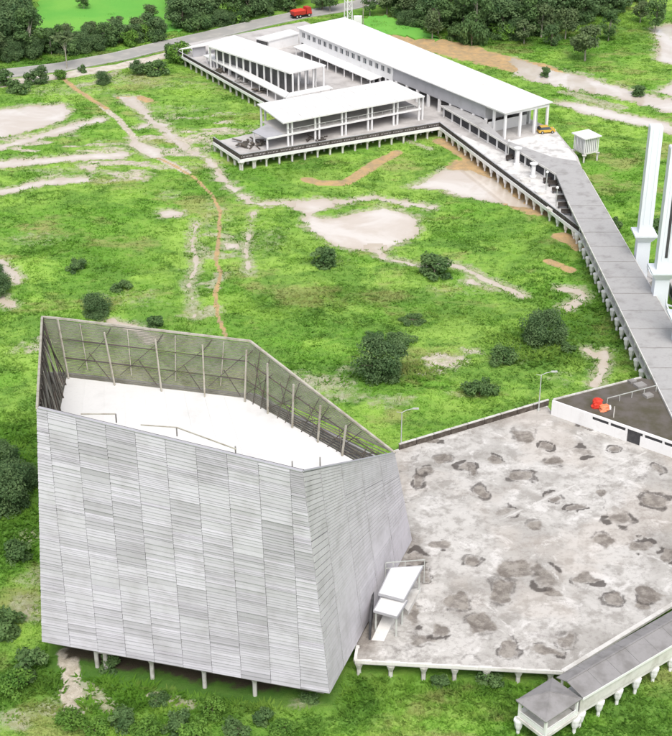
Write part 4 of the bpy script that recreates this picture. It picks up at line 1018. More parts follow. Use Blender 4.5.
# ---- pavilion hall on the jutting deck
H2 = thing('pavilion_hall', 'white-roofed open hall on paired columns standing on the deck that juts into the grass', 'building', L(-6, 11, 2.5))
rc = [at(283, 123, 8), at(425, 96, 8), at(390, 80, 8), at(257, 104, 8)]
mb = MB(); nR = 10
for i in range(nR):
    t0, t1 = i/nR, (i+1)/nR - .001; dz = rng.uniform(0, .03)
    a, b, c, d = lerp(rc[0], rc[1], t0), lerp(rc[0], rc[1], t1), lerp(rc[3], rc[2], t1), lerp(rc[3], rc[2], t0)
    mb.hexa([(p[0], p[1], 7.75+dz) for p in (a, b, c, d)], [(p[0], p[1], 8+dz) for p in (a, b, c, d)])
obj('roof', mb, M['roofwhite'], H2)
for i in range(1, 20):
    t0 = i/20; a, b = lerp(rc[0], rc[1], t0), lerp(rc[3], rc[2], t0); mb = MB(); mb.beam((a[0], a[1], 8.04), (b[0], b[1], 8.04), .1, .06); obj('roof_seam', mb, M['cream'], H2)
cm = colmesh(.34, 2.5, 7.75, M['white'])
for i in range(6):
    u_ = -21.4 + 6.4*i
    for du in (0, .95):
        inst('column', cm, L(u_+du-.2, 17.0, 0), H2, A31)
        inst('column', cm, L(u_+du-.2, 5.6, 0), H2, A31)
wallseg('gallery_edge', -26.6, 17.3, 10.8, 17.3, 4.9, 5.3, .12, M['white'], H2)
mb = MB(); mb.prism([p[:2] for p in [L(-27.2, 12), L(-22.4, 9.5), L(-22.4, 16.6), L(-26.6, 17.2)]], 5.05, 5.2); obj('side_canopy', mb, M['greywall'], H2)
mb = MB(); mb.prism([p[:2] for p in [L(-22.4, 7.5), L(10.6, 7.5), L(10.6, 16.4), L(-22.4, 16.4)]], 4.95, 5.2); obj('gallery_floor', mb, M['concrete'], H2)
cs = colmesh(.3, 2.5, 5.05, M['white'])
for u_, w_ in ((-26.4, 17), (-26.9, 12.3)): inst('column', cs, L(u_, w_, 0), H2, A31)
wallseg('back_wall', -18, 5.8, 9.5, 5.8, 2.5, 4.95, .2, M['slab'], H2)
for i in range(7): wallseg('stall_partition', -17+4.4*i, 6.1, -17+4.4*i, 11.5, 2.5, 4.6, .15, M['greywall'], H2)
mb = MB()
for u_ in range(-21, 11, 2): mb.beam(L(u_, 17.3, 5.3), L(u_, 17.3, 6.2), .05, .05)
mb.beam(L(-22, 17.3, 6.2), L(10.6, 17.3, 6.2), .07, .07); obj('gallery_railing', mb, M['metal'], H2)

# ---- far left hall and its canopy
H3 = thing('columned_hall', 'white-roofed hall with slim columns before a dark front, behind the low canopy', 'building', L(-4, -28, 2.5))
rc = [at(290, 73, 8), at(326, 65, 8), at(234, 35, 8), at(208, 46, 8)]
mb = MB(); mb.prism([p[:2] for p in rc], 7.7, 8.0); obj('roof', mb, M['roofwhite'], H3)
for f in (.1, .2, .3, .4, .5, .6, .7, .8, .9):
    mb = MB(); a, b = lerp(rc[0], rc[3], f), lerp(rc[1], rc[2], f); mb.beam((a[0], a[1], 8.02), (b[0], b[1], 8.02), .1, .06); obj('roof_seam', mb, M['cream'], H3)
cm = colmesh(.32, 2.5, 7.7, M['white'])
for i in range(13):
    f = i/12; p = lerp(lerp(rc[0], rc[3], f), lerp(rc[1], rc[2], f), .07); inst('column', cm, (p[0], p[1], 0), H3, A31)
    p = lerp(lerp(rc[0], rc[3], f), lerp(rc[1], rc[2], f), .93); inst('column', cm, (p[0], p[1], 0), H3, A31)
for f in (.3, .5, .72): p = lerp(rc[0], rc[1], f); q = lerp(p, lerp(rc[3], rc[2], f), .03); inst('column', cm, (q[0], q[1], 0), H3, A31)
a, b = lerp(lerp(rc[0], rc[3], .04), lerp(rc[1], rc[2], .04), .2), lerp(lerp(rc[0], rc[3], .98), lerp(rc[1], rc[2], .98), .2)
mb = MB(); mb.beam((a[0], a[1], 5), (b[0], b[1], 5), .2, 5); obj('front_wall', mb, M['shade'], H3)
LC = thing('low_canopy', 'long narrow white canopy bent round the front of the hall with slim columns', 'canopy', L(-9, -25, 2.5))
for pl in ([L(-10.2, -45), L(-9.4, -6), L(-6.9, -8.6), L(-7.7, -45)], [L(-9.3, -5.9), L(3.2, -6.6), L(3.2, -9), L(-6.8, -8.6)]):
    mb = MB(); mb.prism([p[:2] for p in pl], 4.3, 4.5); obj('roof_panel', mb, M['roofwhite'], LC)
cs = colmesh(.2, 2.5, 4.3, M['white'])
for i in range(11): inst('post', cs, L(-9.7+.05*i, -44+3.7*i, 0), LC, A31)
for i in range(4): inst('post', cs, L(-5+2.6*i, -6.9, 0), LC, A31)
SH = thing('entry_shelter', 'low white roofed entry shelter at the road end of the far left deck', 'shelter', L(-5, -58, 2.5))
sp_ = [at(179, 49, 5.2), at(231, 36, 5.2), at(243, 40, 5.2), at(208, 45, 5.2)]
mb = MB(); mb.prism([p[:2] for p in sp_], 5.0, 5.2); obj('roof', mb, M['roofwhite'], SH)
for p in sp_: c = lerp(p, lerp(sp_[0], sp_[2], .5), .1); inst('post', cs, (c[0], c[1], .6), SH)
mb = MB(); a = lerp(sp_[0], sp_[3], .45); b = lerp(sp_[0], sp_[3], .9); mb.beam((a[0], a[1]+.8, 3.7), (b[0], b[1]+.8, 3.7), .2, 2.4); obj('counter_wall', mb, M['greywall'], SH)
GH = thing('gate_house', 'small flat-roofed white block with a dark opening in the yard behind the columned hall', 'building', L(8, -54, 2.5))
gp = [at(255, 38, 5.2), at(290, 29, 5.2), at(300, 33, 5.2), at(268, 41, 5.2)]
mb = MB(); mb.prism([p[:2] for p in gp], 4.9, 5.2); obj('roof', mb, M['roofwhite'], GH)
cg = lerp(gp[0], gp[2], .5); mb = MB(); mb.prism([lerp(p, cg, .08)[:2] for p in gp], 2.5, 4.9); obj('body', mb, M['white'], GH)
a, b = lerp(gp[0], cg, .02), lerp(gp[3], cg, .02); mb = MB(); mb.beam((*lerp(a, b, .1)[:2], 3.8), (*lerp(a, b, .9)[:2], 3.8), .3, 2.0); obj('opening', mb, M['void'], GH)

# ---- slatted booth on its own piles
BO = thing('booth', 'small slatted white booth with a flat white roof on piles beside the deck end', 'booth', L(29, 49.5, 0))
bq = [L(27.6, 51.2), L(31.0, 51.3), L(31.2, 47.7), L(27.9, 47.6)]
mb = MB(); mb.prism([p[:2] for p in [L(27.1, 51.7), L(31.4, 51.8), L(31.7, 47.2), L(27.4, 47.1)]], 5.45, 5.65); obj('roof', mb, M['roofwhite'], BO)
mb = MB(); mb.prism([p[:2] for p in bq], 2.1, 2.4); obj('floor', mb, M['cream'], BO)
bc = lerp(bq[0], bq[2], .5)
mb = MB(); mb.prism([lerp(p, bc, .1)[:2] for p in bq], 2.4, 5.4); obj('core', mb, M['greywall'], BO)
sl_ = MB(); sl_.box((0, 0, 3.9), (.22, .12, 3.0)); slm = sl_.mesh('slat', M['white'])
for i in range(4):
    a, b = bq[i], bq[(i+1) % 4]; d = norm(sub(b, a)); n = 7
    for j in range(n+1): p = lerp(a, b, j/n); inst('slat', slm, (p[0], p[1], 0), BO, math.atan2(d[1], d[0]))
    inst('pile', sq_pile, (a[0], a[1], .1), BO)

# ---- things on the terrace and deck
def column_thing(x, y, h, lab):
    p = at(x, y, 2.51); t = thing('white_column', lab, 'column', p, 'columns on the terrace'); mb = MB(); mb.lathe(p, [(.7, 0), (.7, .3), (.45, .35), (.42, h), (.55, h+.1), (.55, h+.25)], 12); obj('shaft', mb, M['white'], t)
    mb = MB(); mb.lathe((p[0], p[1], p[2]+h+.25), [(.8, 0), (.8, .15), (.1, .2)], 12); obj('top', mb, M['white'], t)
column_thing(517, 165, 3.2, 'white round column on the terrace before the corridor, left of the pair')
column_thing(533, 177, 2.4, 'shorter white round column on the terrace, right of the pair')
for x, y in ((546, 190), (508, 158), (556, 206)):
    p = at(x, y, 2.51); t = thing('terrace_lamp', 'thin grey lamp post on the white terrace, %s' % {546: 'middle one of three', 508: 'farthest one, at the railing', 556: 'nearest one of three'}[x], 'lamp', p, 'lamp posts on the terrace')
    mb = MB(); mb.tube([p, add(p, (0, 0, 3.4))], .08, 6); obj('pole', mb, M['metal'], t); mb = MB(); mb.lathe(add(p, (0, 0, 3.4)), [(.1, 0), (.3, .1), (.25, .35), (.05, .45)], 8); obj('lantern', mb, M['white'], t)
for x, y, r in ((525, 181, 1.0), (540, 193, 1.0), (533, 168, .8), (551, 210, .9)):
    p = at(x, y, 2.51); mb = MB(); mb.lathe(p, [(r, 0), (r, .45), (r-.25, .47), (r-.3, .3), (.05, .28)], 14)
    tag(obj('planter_ring', mb, M['cream'], None), 'low round planter ring on the white terrace %s' % {525: 'left of the shorter white column', 540: 'near the middle lamp post', 533: 'between the two white columns', 551: 'nearest its narrow end'}[x], 'planter', 'planter rings on the terrace')
for x, y, rz in ((548, 183, .3), (553, 186, .3), (557, 193, .1), (561, 201, 0), (563, 208, .1), (566, 215, -.1), (510, 160, .7)):
    p = at(x, y, 2.51); t = thing('bench', 'dark slatted bench on the white terrace, %s' % {548: 'farthest of the row along the walkway', 553: 'second of the row from the far end', 557: 'third of the row from the far end', 561: 'third of the row from the near end', 563: 'second of the row from the near end', 566: 'nearest of the row along the walkway', 510: 'alone at the lattice railing'}[x], 'bench', p, 'dark benches on the terrace')
    def bb(name, c, s):
        mb = MB(); cs_, sn_ = math.cos(rz), math.sin(rz); mb.box((p[0]+c[0]*cs_-c[1]*sn_, p[1]+c[0]*sn_+c[1]*cs_, p[2]+c[2]), s, rz); obj(name, mb, M['dark'], t)
    bb('seat', (0, 0, .45), (1.9, .6, .09)); bb('backrest', (0, .3, .8), (1.9, .08, .55)); bb('leg', (-.8, 0, .2), (.1, .5, .4)); bb('leg', (.8, 0, .2), (.1, .5, .4))
def junk(px, py, n, spread, lab, nm, mat, seed):
    r = random.Random(seed); c = at(px, py, 2.51); mb = MB()
    for i in range(n):
        x, y = c[0]+r.uniform(-spread, spread), c[1]+r.uniform(-spread*.7, spread*.7); a = r.uniform(0, 3.1); l = r.uniform(.6, 2.2); z = c[2]+r.uniform(.1, .7)
        mb.beam((x-l*math.cos(a)/2, y-l*math.sin(a)/2, z), (x+l*math.cos(a)/2, y+l*math.sin(a)/2, z+r.uniform(-.2, .25)), r.uniform(.12, .5), r.uniform(.08, .3))
    o = obj(nm, mb, mat); o['kind'] = 'stuff'; o['label'] = lab; return o
junk(250, 145, 34, 2.8, 'heap of dark scrap timber on the open end of the jutting deck', 'scrap_heap', M['steel'], 3)
junk(225, 72, 18, 2.0, 'dark scrap on the far left deck', 'scrap_heap', M['steel'], 4)
junk(246, 83, 22, 2.2, 'dark scrap on the far left deck nearer the pavilion hall', 'scrap_heap', M['slab'], 5)
junk(262, 92, 16, 2.0, 'dark scrap near the railing of the far left deck', 'scrap_heap', M['steel'], 6)
junk(318, 140, 14, 2.0, 'goods lying under the pavilion hall', 'scrap_heap', M['dark'], 8)
junk(470, 111, 16, 2.0, 'dark goods in the arcade of the long hall', 'scrap_heap', M['void'], 9)

# ---- vehicles
def vehicle(name, lab, cat, p, rz, ln, wd, body, truck):
    t = thing(name, lab, cat, p); cs_, sn_ = math.cos(rz), math.sin(rz)
    def W(x, y, z): return (p[0]+x*cs_-y*sn_, p[1]+x*sn_+y*cs_, p[2]+z)
    def hull(nm, x0, x1, z0, z1, tx0, tx1, w0_, w1_, mat):
        mb = MB(); mb.hexa([W(x0, -w0_, z0), W(x1, -w0_, z0), W(x1, w0_, z0), W(x0, w0_, z0)], [W(tx0, -w1_, z1), W(tx1, -w1_, z1), W(tx1, w1_, z1), W(tx0, w1_, z1)]); return obj(nm, mb, mat, t)
    h = wd/2
    if truck:
        hull('chassis', -ln/2, ln/2, .5, .8, -ln/2, ln/2, h*.8, h*.8, M['rubber'])
        hull('cab', ln/2-1.7, ln/2, .8, 2.6, ln/2-1.6, ln/2-.35, h, h*.9, body)
        hull('windscreen', ln/2-.25, ln/2-.02, 1.65, 2.4, ln/2-.37, ln/2-.2, h*.85, h*.8, M['glass'])
        hull('load_bed', -ln/2+.25, ln/2-2.0, .82, 1.95, -ln/2, ln/2-1.85, h*.9, h, body)
        hull('load_cover', -ln/2+.1, ln/2-1.95, 1.95, 2.3, -ln/2+.7, ln/2-2.5, h*.9, h*.5, M['tarp'])
        wx_ = (ln/2-1, -ln/2+1.1, -ln/2+2.1); wr = .5
    else:
        hull('body', -ln/2, ln/2, .3, .85, -ln/2+.08, ln/2-.12, h, h*.96, body)
        hull('cabin', -ln/2+.15, ln/2-.8, .85, 1.4, -ln/2+.45, ln/2-1.45, h*.92, h*.78, M['glass'])
        hull('roof', -ln/2+.42, ln/2-1.42, 1.4, 1.46, -ln/2+.5, ln/2-1.5, h*.79, h*.76, body)
        hull('rear_pack', -ln/2-.05, -ln/2+.5, .86, 1.35, -ln/2+.02, -ln/2+.45, h*.7, h*.6, M['rubber'])
        wx_ = (ln/2-.7, -ln/2+.7); wr = .32
    for x in wx_:
        for s in (-1, 1):
            mb = MB(); mb.tube([W(x, s*(h-.22), wr), W(x, s*(h+.03), wr)], wr, 14); wo_ = obj('wheel', mb, M['rubber'], t)
            mb = MB(); mb.tube([W(x, s*(h-.1), wr), W(x, s*(h+.05), wr)], wr*.5, 8); obj('rim', mb, M['metal'], wo_)
    for s in (-1, 1):
        mb = MB(); mb.box(W(ln/2-.01, s*h*.7, .75 if not truck else 1.1), (.1, .3, .2), rz); obj('headlight', mb, M['white'], t)
vehicle('red_truck', 'red truck driving on the grey road behind the halls', 'truck', at(301, 17, .31), R(33), 5.9, 2.2, M['red'], True)
vehicle('yellow_car', 'small yellow car parked beside the open end of the long hall', 'car', at(546, 132.5, 2.51), R(12), 3.6, 1.7, M['yellow'], False)
# ---- lattice mast behind the long hall
mp = at(348, 24, 0); MS = thing('lattice_mast', 'pale steel lattice mast rising behind the far end of the long hall', 'mast', mp)
def leg_at(k, z): a = k*2*math.pi/3+.4; r = 1.3 - .9*z/34; return (mp[0]+r*math.cos(a), mp[1]+r*math.sin(a), z)
for k in range(3):
    mb = MB(); mb.tube([leg_at(k, 0), leg_at(k, 34)], .12, 6); obj('leg', mb, M['white'], MS)
mb = MB()
for i in range(17):
    for k in range(3):
        mb.beam(leg_at(k, 2*i), leg_at((k+1) % 3, 2*i+2), .07, .07); mb.beam(leg_at(k, 2*i+2), leg_at((k+1) % 3, 2*i+2), .06, .06)
obj('lacing', mb, M['white'], MS)
mb = MB(); mb.box((mp[0], mp[1], .35), (3.6, 3.6, .5)); obj('base', mb, M['cream'], MS)
mb = MB(); mb.box((mp[0]+2.6, mp[1]-1.5, 1.3), (2.2, 1.6, 2.4)); obj('equipment_cabinet', mb, M['white'], MS)
p = at(363, 31, 0); mb = MB(); mb.tube([p, add(p, (0, 0, 7.5))], [.16, .11], 8); mb.beam(add(p, (-.9, 0, 7)), add(p, (.9, 0, 7)), .12, .12); tag(obj('utility_pole', mb, M['palebark']), 'plain pale utility pole on the grass right of the lattice mast', 'pole')
# ---------------------------------------------------------------- plants
def leaf_cloud(n, clumps, size, seed, flat=.75, tone_c=.5):
    """n leaf quads spread through a set of clumps (x, y, z, r); returns points, quads, tone"""
    r = np.random.RandomState(seed); cl = np.array(clumps, float); wgt = cl[:, 3]**2; k = r.choice(len(cl), n, p=wgt/wgt.sum())
    d = r.normal(size=(n, 3)); d /= np.linalg.norm(d, axis=1)[:, None]
    rad = cl[k, 3]*(r.uniform(.35, 1.0, n)**.5)*(1 + .18*r.normal(size=n)*.6)
    c = cl[k, :3] + d*rad[:, None]*np.array([1, 1, flat])
    nrm = d*.7 + np.array([0, 0, .55]) + r.normal(size=(n, 3))*.45; nrm /= np.linalg.norm(nrm, axis=1)[:, None]
    t = np.cross(nrm, r.normal(size=(n, 3))); t /= np.linalg.norm(t, axis=1)[:, None]; b = np.cross(nrm, t)
    s = size*r.uniform(.6, 1.3, n)[:, None]; e = s*r.uniform(.45, .8, n)[:, None]
    v = np.stack([c - t*s, c + b*e - t*s*.1, c + t*s, c - b*e - t*s*.1], 1).reshape(-1, 3)
    ct = np.clip(r.normal(tone_c, .22, len(cl)), 0, 1); tone = np.clip(ct[k] + r.normal(0, .16, n), 0, 1).repeat(4)
    return v, np.arange(n*4).reshape(n, 4), tone
def clumps_for(seed, n, rx, rz, zc, r0, r1):
    r = np.random.RandomState(seed); out = []
    for i in range(n):
        a = r.uniform(0, 2*math.pi); q = r.uniform(.1, 1)**.55; ph = r.uniform(-.75, 1)
        out.append((rx*q*math.cos(a)*math.cos(ph*1.2), rx*q*math.sin(a)*math.cos(ph*1.2), max(zc + rz*math.sin(ph*1.3), r1*.45), r.uniform(r0, r1)))
    return out
def plant_kind(name, seed, n, ncl, rx, rz, zc, r0, r1, size, mat, bark, trunk_h, trunk_r, flat=.75, tone=.5):
    cl = clumps_for(seed, ncl, rx, rz, zc, r0, r1); v, f, t = leaf_cloud(n, cl, size, seed, flat, tone)
    v[:, 2] = np.maximum(v[:, 2], .03)
    cm_ = raw_mesh('crown', v, f, mat, {'tone': t}); rr = random.Random(seed); mb = MB()
    bx, by = rr.uniform(-.3, .3), rr.uniform(-.3, .3)
    mb.tube([(0, 0, -.4), (bx*.5, by*.5, trunk_h*.5), (bx, by, trunk_h)], [trunk_r, trunk_r*.75, trunk_r*.5], 7)
    for c in sorted(cl, key=lambda c: -c[3])[:7]:
        z = trunk_h*rr.uniform(.45, .95); mb.tube([(bx*z/trunk_h, by*z/trunk_h, z), (c[0]*.5, c[1]*.5, (z+c[2])/2+.2), (c[0], c[1], c[2])], [trunk_r*.45, trunk_r*.3, trunk_r*.12], 5)
    return cm_, mb.mesh('trunk', bark)
KIND = {}
for i in range(6): KIND['wood', i] = plant_kind('wood', 100+i, 3400, 30, 3.3, 3.6, 4.6, 1.0, 2.0, .30, M['leaf_dark'], M['bark'], 5.5, .28)
for i in range(3): KIND['tall', i] = plant_kind('tall', 120+i, 2800, 24, 2.7, 4.2, 6.4, .9, 1.6, .28, M['leaf_mid'], M['palebark'], 8.0, .2)
for i in range(2): KIND['slender', i] = plant_kind('slender', 140+i, 900, 14, 2.6, .8, 8.0, .6, 1.1, .36, M['leaf_pale'], M['palebark'], 8.0, .17, .45)
for i in range(3): KIND['pale', i] = plant_kind('pale', 150+i, 2000, 20, 3.0, 2.2, 4.6, .8, 1.6, .3, M['leaf_pale'], M['palebark'], 5.0, .22)
for i in range(3): KIND['bush', i] = plant_kind('bush', 160+i, 9500, 44, 3.0, 2.3, 1.9, .7, 1.35, .14, M['leaf_dark'], M['bark'], 2.2, .2, .9, .4)
for i in range(3): KIND['small', i] = plant_kind('small', 170+i, 1500, 12, 1.3, .9, .8, .4, .75, .15, M['leaf_mid'], M['bark'], .9, .09)
for i in range(2): KIND['grey', i] = plant_kind('grey', 180+i, 2200, 16, 1.9, .8, .9, .5, .9, .14, M['leaf_mid'], M['bark'], 1.0, .1, .8)
for i in range(2): KIND['lime', i] = plant_kind('lime', 190+i, 1500, 14, 1.6, 1.1, 1.1, .5, .9, .16, M['leaf_lime'], M['bark'], 1.1, .1)
def plant(name, kind, p, sc, lab, cat, group=None, zs=1.0):
    c_, t_ = kind; o = thing(name, lab, cat, p, group); o.rotation_euler = (0, 0, rng.uniform(0, 6.28)); o.scale = (sc, sc, sc*zs)
    for nm, m_ in (('crown', c_), ('trunk', t_)):
        x = bpy.data.objects.new(nm, m_); C.objects.link(x); x.parent = o
    return o
def pt2(px, py):
    z = .1
    for i in range(4):
        p = at(px, py, z); z = .12 - float(drop(np.array(p[0]), np.array(p[1])))
    return (p[0], p[1], z)
BUSHES = [  # px, py of the foot, kind, scale, height scale, label
 (381,378,('bush',0),1.20,1.1,'biggest round dark bush on the open grass behind the louvred building'),
 (542,342,('bush',1),1.02,1.1,'dark round bush on the grass left of the long walkway, near the annex'),
 (96,316,('bush',2),.78,1.0,'dark round bush just behind the left corner of the louvred building'),
 (156,327,('small',0),1.1,.9,'low bush peeping over the lattice crown of the louvred building'),
 (76,271,('small',1),1.2,.9,'small dark bush alone on the left grass, upper of two'), (121,289,('small',2),1.2,.7,'small flat bush alone on the left grass, lower of two'),
 (323,266,('small',0),1.9,.8,'low wide bush below the large pale puddle'), (435,276,('small',1),2.2,.85,'low wide dark bush beside the thin stream right of the large puddle'),
 (480,396,('grey',0),1.25,1.1,'greyish green bush on the grass behind the lamp pole'), (400,345,('grey',1),1.3,.6,'low greyish scrub just above the biggest round bush'), (374,340,('grey',0),.9,.7,'small scrub at the upper left of the biggest round bush'),
 (500,362,('grey',1),1.2,1.1,'grey green scrub beside the bare sandy patch'), (412,322,('grey',0),1.0,.5,'flat scrub on the grass far above the biggest bush'), (568,350,('small',2),1.0,.7,'small bush at the right foot of the dark bush by the walkway'),
 (10,508,('bush',0),1.1,1.0,'large dark bush at the left edge level with the louvred wall'), (22,488,('bush',1),.75,1.0,'dark bush behind the large one at the left edge'), (2,470,('bush',2),.8,1.0,'dark bush cut by the left edge above the large one'),
 (0,293,('bush',1),.75,1.0,'dark bush at the left edge beside a thin pale stream'), (-8,275,('bush',2),.6,1.0,'dark bush at the left edge, farther than the one by the stream'),
 (20,560,('small',0),1.4,1,'leafy shrub left of the louvred wall above the dry patch'), (8,632,('small',1),1.6,1,'leafy shrub at the left edge below the dry patches'), (26,672,('small',2),1.5,1,'leafy shrub left of the building foot'), (18,690,('lime',0),1.0,1,'pale leafy shrub near the lower left corner'),
 (41,84,('wood',0),.55,.9,'dark tree standing at the pale road edge on the left'), (7,86,('small',0),1.7,1.2,'dark bush at the left end of the pale road edge'), (20,93,('small',2),2.0,.9,'round dark bush below the pale road edge at the far left'), (31,84,('small',1),1.2,1.2,'small dark shrub left of the tree at the road edge'),
 (103,84,('bush',2),.62,1.0,'round dark bush below the pale road edge'), (139,75,('wood',2),.5,.85,'dark bushy tree at the pale road edge left of the deck'), (158,75,('small',1),2.1,.9,'low wide bush right of the dark bushy tree by the road edge'), (178,63,('lime',1),1.9,1.1,'bright lime green bush at the corner of the far left deck'), (171,58,('small',0),1.3,1.4,'small dark shrub left of the lime green bush'),
 (60,79,('lime',0),.9,1,'small yellowish shrub where the bare trail leaves the road'), (82,73,('small',2),.8,1.3,'tiny dark shrub on the road shoulder'),
 (67,69,('slender',0),1.0,1.0,'slender tree with pale trunk and flat crown between road and wood'), (84,10,('tall',0),.62,.8,'lone dark tree on the far bright green field'),
 (585,62,('pale',0),1.2,1.0,'lone pale tree with a rounded crown on the grass beyond the long hall'), (551,46,('wood',1),.62,1.0,'small dark tree at the edge of the right wood'), (432,40,('pale',1),.85,1.2,'pale rounded tree at the left front of the right wood'), (472,46,('grey',0),1.9,2.0,'pale scrubby tree at the front of the right wood, above the orange mud'), (524,44,('pale',0),.8,1.0,'pale tree at the front of the right wood'), (608,42,('tall',1),.8,.9,'thin tree right of the lone pale tree'), (655,32,('tall',2),.85,1.0,'tree by the bright pool at the upper right'), (640,24,('pale',1),.8,1.0,'pale tree behind the bright pool at the upper right'), (565,40,('pale',1),1.0,1.1,'grey green tree behind the lone pale tree'), (541,38,('pale',0),1.1,1.1,'grey green tree left of the lone pale tree'),
 (387,14,('pale',0),1.0,1.0,'round tree on the grass strip behind the long hall'), (370,16,('tall',0),.7,1.0,'dark tree between the mast and the round tree'), (330,12,('tall',1),.9,.9,'dark tree left of the lattice mast'), (322,10,('wood',3),.7,1.0,'low dark tree at the road right of the red truck'), (545,76,('small',1),1.1,1,'dark shrub in the pale washed ground beyond the long hall'), (637,95,('small',0),1.5,.7,'low dark shrub on the edge of the pale water band'), (150,20,('pale',1),.7,.8,'pale spreading tree behind the road wood'), (146,38,('small',2),2.0,1.2,'rounded shrub at the road beyond the small wood'), (130,46,('lime',1),1.4,1.2,'light green shrub at the road beyond the small wood'),
 (612,228,('small',1),1.2,.9,'small dark bush on the grass left of the farthest tower'), (660,232,('small',2),1.4,.9,'dark bush on the grass between two white towers'),
 # scrub along the bottom edge
 (70,727,('lime',0),1.3,1,'leafy shrub at the bottom edge left of the dirt patch'), (96,735,('lime',1),1.3,1.1,'leafy shrub at the bottom edge below the dirt patch'), (122,728,('small',0),1.7,1,'darker shrub at the bottom edge below the first piles'), (148,737,('lime',0),1.4,1,'light shrub at the bottom edge below the second pile'), (176,730,('small',1),1.6,1.1,'mid green shrub at the bottom edge under the louvred front'), (212,716,('lime',1),1.25,1.3,'tall leafy shrub in front of the louvred wall'), (196,738,('lime',1),1.5,1,'light shrub cut by the bottom edge, below the tall leafy one'), (238,734,('small',2),1.6,1,'mid green shrub at the bottom edge right of the tall leafy one'), (262,722,('small',0),1.2,1.2,'small leafy shrub in front of the building corner'), (284,735,('lime',0),1.2,.9,'light shrub at the bottom edge under the building corner'), (160,703,('grey',0),.9,1.1,'thin grey green weed bush near the piles'), (110,668,('small',1),1.0,1.0,'weed bush growing at the first piles under the building'), (310,700,('small',2),.7,.8,'weed tuft near the front corner of the building'),
 (490,682,('small',2),1.0,.8,'weed bush under the plaza edge'), (536,736,('lime',1),1.1,1.4,'leafy bush in front of the end pavilion'), (440,684,('small',0),.8,.7,'weed bush below the plaza edge beam')]
for px, py, kd_, sc, zs, lab in BUSHES:
    if py > 700: sc *= .68; zs *= .85
    big = kd_[0] in ('wood', 'tall', 'slender', 'pale'); plant('tree' if big else 'bush', KIND[kd_], pt2(px, py), sc, lab, 'tree' if big else 'bush', None, zs)
def wood(poly_px, spacing, lab, group, kinds, smin, smax, seed, zs=1.0):
    P = [at(x, y)[:2] for x, y in poly_px]; r = random.Random(seed); bb = bbox(P); got = []; tries = 0
    while tries < 6000:
        tries += 1; x, y = r.uniform(bb[0], bb[2]), r.uniform(bb[1], bb[3])
        if not pip(np.array([x]), np.array([y]), P)[0]: continue
        if any((x-a)**2+(y-b)**2 < spacing**2 for a, b in got): continue
        got.append((x, y)); plant('tree', KIND[r.choice(kinds)], (x, y, .1), r.uniform(smin, smax), lab, 'tree', group, zs*r.uniform(.85, 1.15))
    return len(got)
WK_ = [('wood', i) for i in range(6)]
wood([(-110,74),(0,63),(36,58),(30,44),(20,20),(24,2),(26,-14),(-140,-14)], 5.0, 'tree in the dark roadside wood at the far left beyond the road', 'trees of the left roadside wood', WK_+[('tall', 0), ('tall', 1), ('slender', 1), ('pale', 0), ('pale', 1)], .85, 1.2, 1)
wood([(180,33),(232,23),(294,10),(312,-6),(320,-24),(170,-24),(176,0),(178,18)], 5.4, 'tree in the dark wood behind the road left of the red truck', 'trees of the wood behind the road', WK_+[('tall', 2), ('tall', 1), ('pale', 0)], .85, 1.2, 2)
wood([(398,20),(432,35),(476,43),(505,41),(540,36),(575,26),(615,14),(640,2),(800,-6),(800,-34),(340,-34),(352,-8),(384,0)], 6.2, 'tree in the dense dark wood beyond the long hall at the upper right', 'trees of the right wood', WK_+[('wood', 0), ('wood', 2), ('tall', 0), ('tall', 2), ('pale', 1), ('pale', 0), ('tall', 1)], .95, 1.45, 3)

def undergrowth(poly_px, n, lab, group, seed, smin=.5, smax=1.0):
    P = [at(x, y)[:2] for x, y in poly_px]; r = random.Random(seed); bb = bbox(P); k = 0
    ks = [('bush', 0), ('bush', 1), ('bush', 2), ('small', 0), ('small', 1), ('grey', 0), ('lime', 1)]
    while k < n:
        x, y = r.uniform(bb[0], bb[2]), r.uniform(bb[1], bb[3])
        if not pip(np.array([x]), np.array([y]), P)[0]: continue
        q = r.choice(ks); s = r.uniform(smin, smax)*(1 if q[0] == 'bush' else 2.0)
        plant('bush', KIND[q], (x, y, .1), s, lab, 'bush', group, r.uniform(.8, 1.3)); k += 1
undergrowth([(-60,70),(0,65),(45,60),(112,49),(165,40),(163,35),(112,42),(60,48),(0,54),(-60,58)], 64, 'shrub in the undergrowth along the edge of the left roadside wood', 'undergrowth of the left wood', 21)
undergrowth([(180,36),(232,25),(294,12),(300,2),(230,12),(180,20)], 34, 'shrub in the undergrowth of the wood behind the road left of the truck', 'undergrowth of the middle wood', 22)
undergrowth([(398,22),(432,38),(476,45),(505,43),(540,38),(575,27),(615,16),(640,4),(640,-6),(575,14),(500,26),(440,20),(398,8)], 84, 'shrub in the undergrowth along the front of the right wood', 'undergrowth of the right wood', 23)

wood([(36,58),(60,55),(112,47),(165,39),(164,34),(112,40),(62,46),(34,50)], 3.6, 'low tree in the thin roadside belt below the bright green field', 'trees of the thin roadside belt', WK_+[('tall', 0), ('tall', 1), ('pale', 0), ('pale', 1), ('slender', 0)], .5, .78, 5)
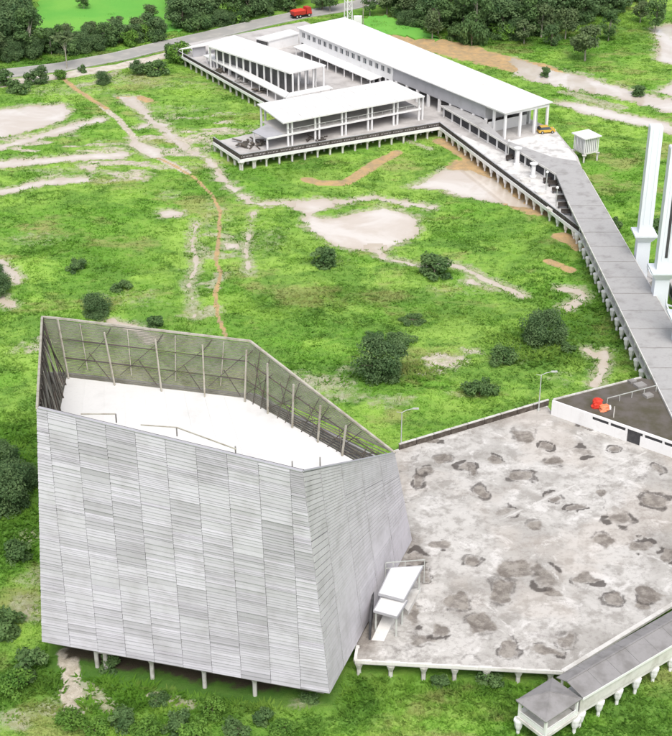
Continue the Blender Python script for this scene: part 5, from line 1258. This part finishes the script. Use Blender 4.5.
# grass: clumps of bent blades over the open ground
NT = 130000
gxr = nr.uniform(-100, 104, NT*3); gyr = 99 + (nr.uniform(0, 1, NT*3)**1.35)*300
vis = np.abs(gxr) < (gyr*.278 + 6); gxr, gyr = gxr[vis], gyr[vis]
keep = fbm(gxr/4, gyr/4, 61, 4) + .35*nr.rand(len(gxr)) > .42; gxr, gyr = gxr[keep][:NT], gyr[keep][:NT]
sdg, mkg = features(gxr, gyr)
bad = (sdg < -.9) | ((sdg < .3) & (nr.rand(len(gxr)) > .3 + .5*sdg)) | (mkg['mud'] > .35) | (mkg['sand'] > .6)
bad |= (nr.rand(len(gxr)) < mkg['dry']*.8) | (mkg['soil_shade'] > .5)
bad |= (gyr > 388) & (gxr < 20)
bad |= np.minimum(dline(gxr, gyr, ROAD_C)-ROAD_W, dline(gxr, gyr, SHLD)-2.3) < .6
for pl in (PLZ, DK, [p[:2] for p in (Fb, G_, H_, FBb, FAb)], [p[:2] for p in rp]): bad |= pip(gxr, gyr, [q[:2] for q in pl])
gxr, gyr, sdg = gxr[~bad], gyr[~bad], sdg[~bad]; lush = mkg['lush'][~bad]; n = len(gxr)
gzr = ground_z(gxr, gyr, sdg); NBL = 5
big = 1 + 1.1*lush + .5*(fbm(gxr/6, gyr/6, 71, 3) > .55)
hh = (nr.uniform(.10, .25, n)*big)[:, None]; az_ = nr.uniform(0, 6.28, (n, NBL)); sp_r = nr.uniform(.08, .32, (n, NBL))*big[:, None]
bx = gxr[:, None] + np.cos(az_)*sp_r*.6; by = gyr[:, None] + np.sin(az_)*sp_r*.6
tx = bx + np.cos(az_)*sp_r*1.3; ty = by + np.sin(az_)*sp_r*1.3; tz = gzr[:, None] + hh*nr.uniform(.55, 1.1, (n, NBL))
wd_ = .075*big[:, None]*nr.uniform(.7, 1.4, (n, NBL)); px_, py_ = -np.sin(az_)*wd_, np.cos(az_)*wd_; z0 = np.repeat((gzr-.05)[:, None], NBL, 1)
v = np.stack([np.stack([bx-px_, by-py_, z0], -1), np.stack([bx+px_, by+py_, z0], -1), np.stack([tx, ty, tz], -1)], 2).reshape(-1, 3)
tone = np.clip(.5 + (fbm(gxr/5, gyr/5, 81, 4)-.5)*1.1 - .35*lush + nr.normal(0, .10, n), 0, 1).repeat(NBL*3)
gr = bpy.data.objects.new('grass', raw_mesh('grass', v, np.arange(len(v)).reshape(-1, 3), M['grass'], {'tone': tone})); C.objects.link(gr); gr['kind'] = 'stuff'
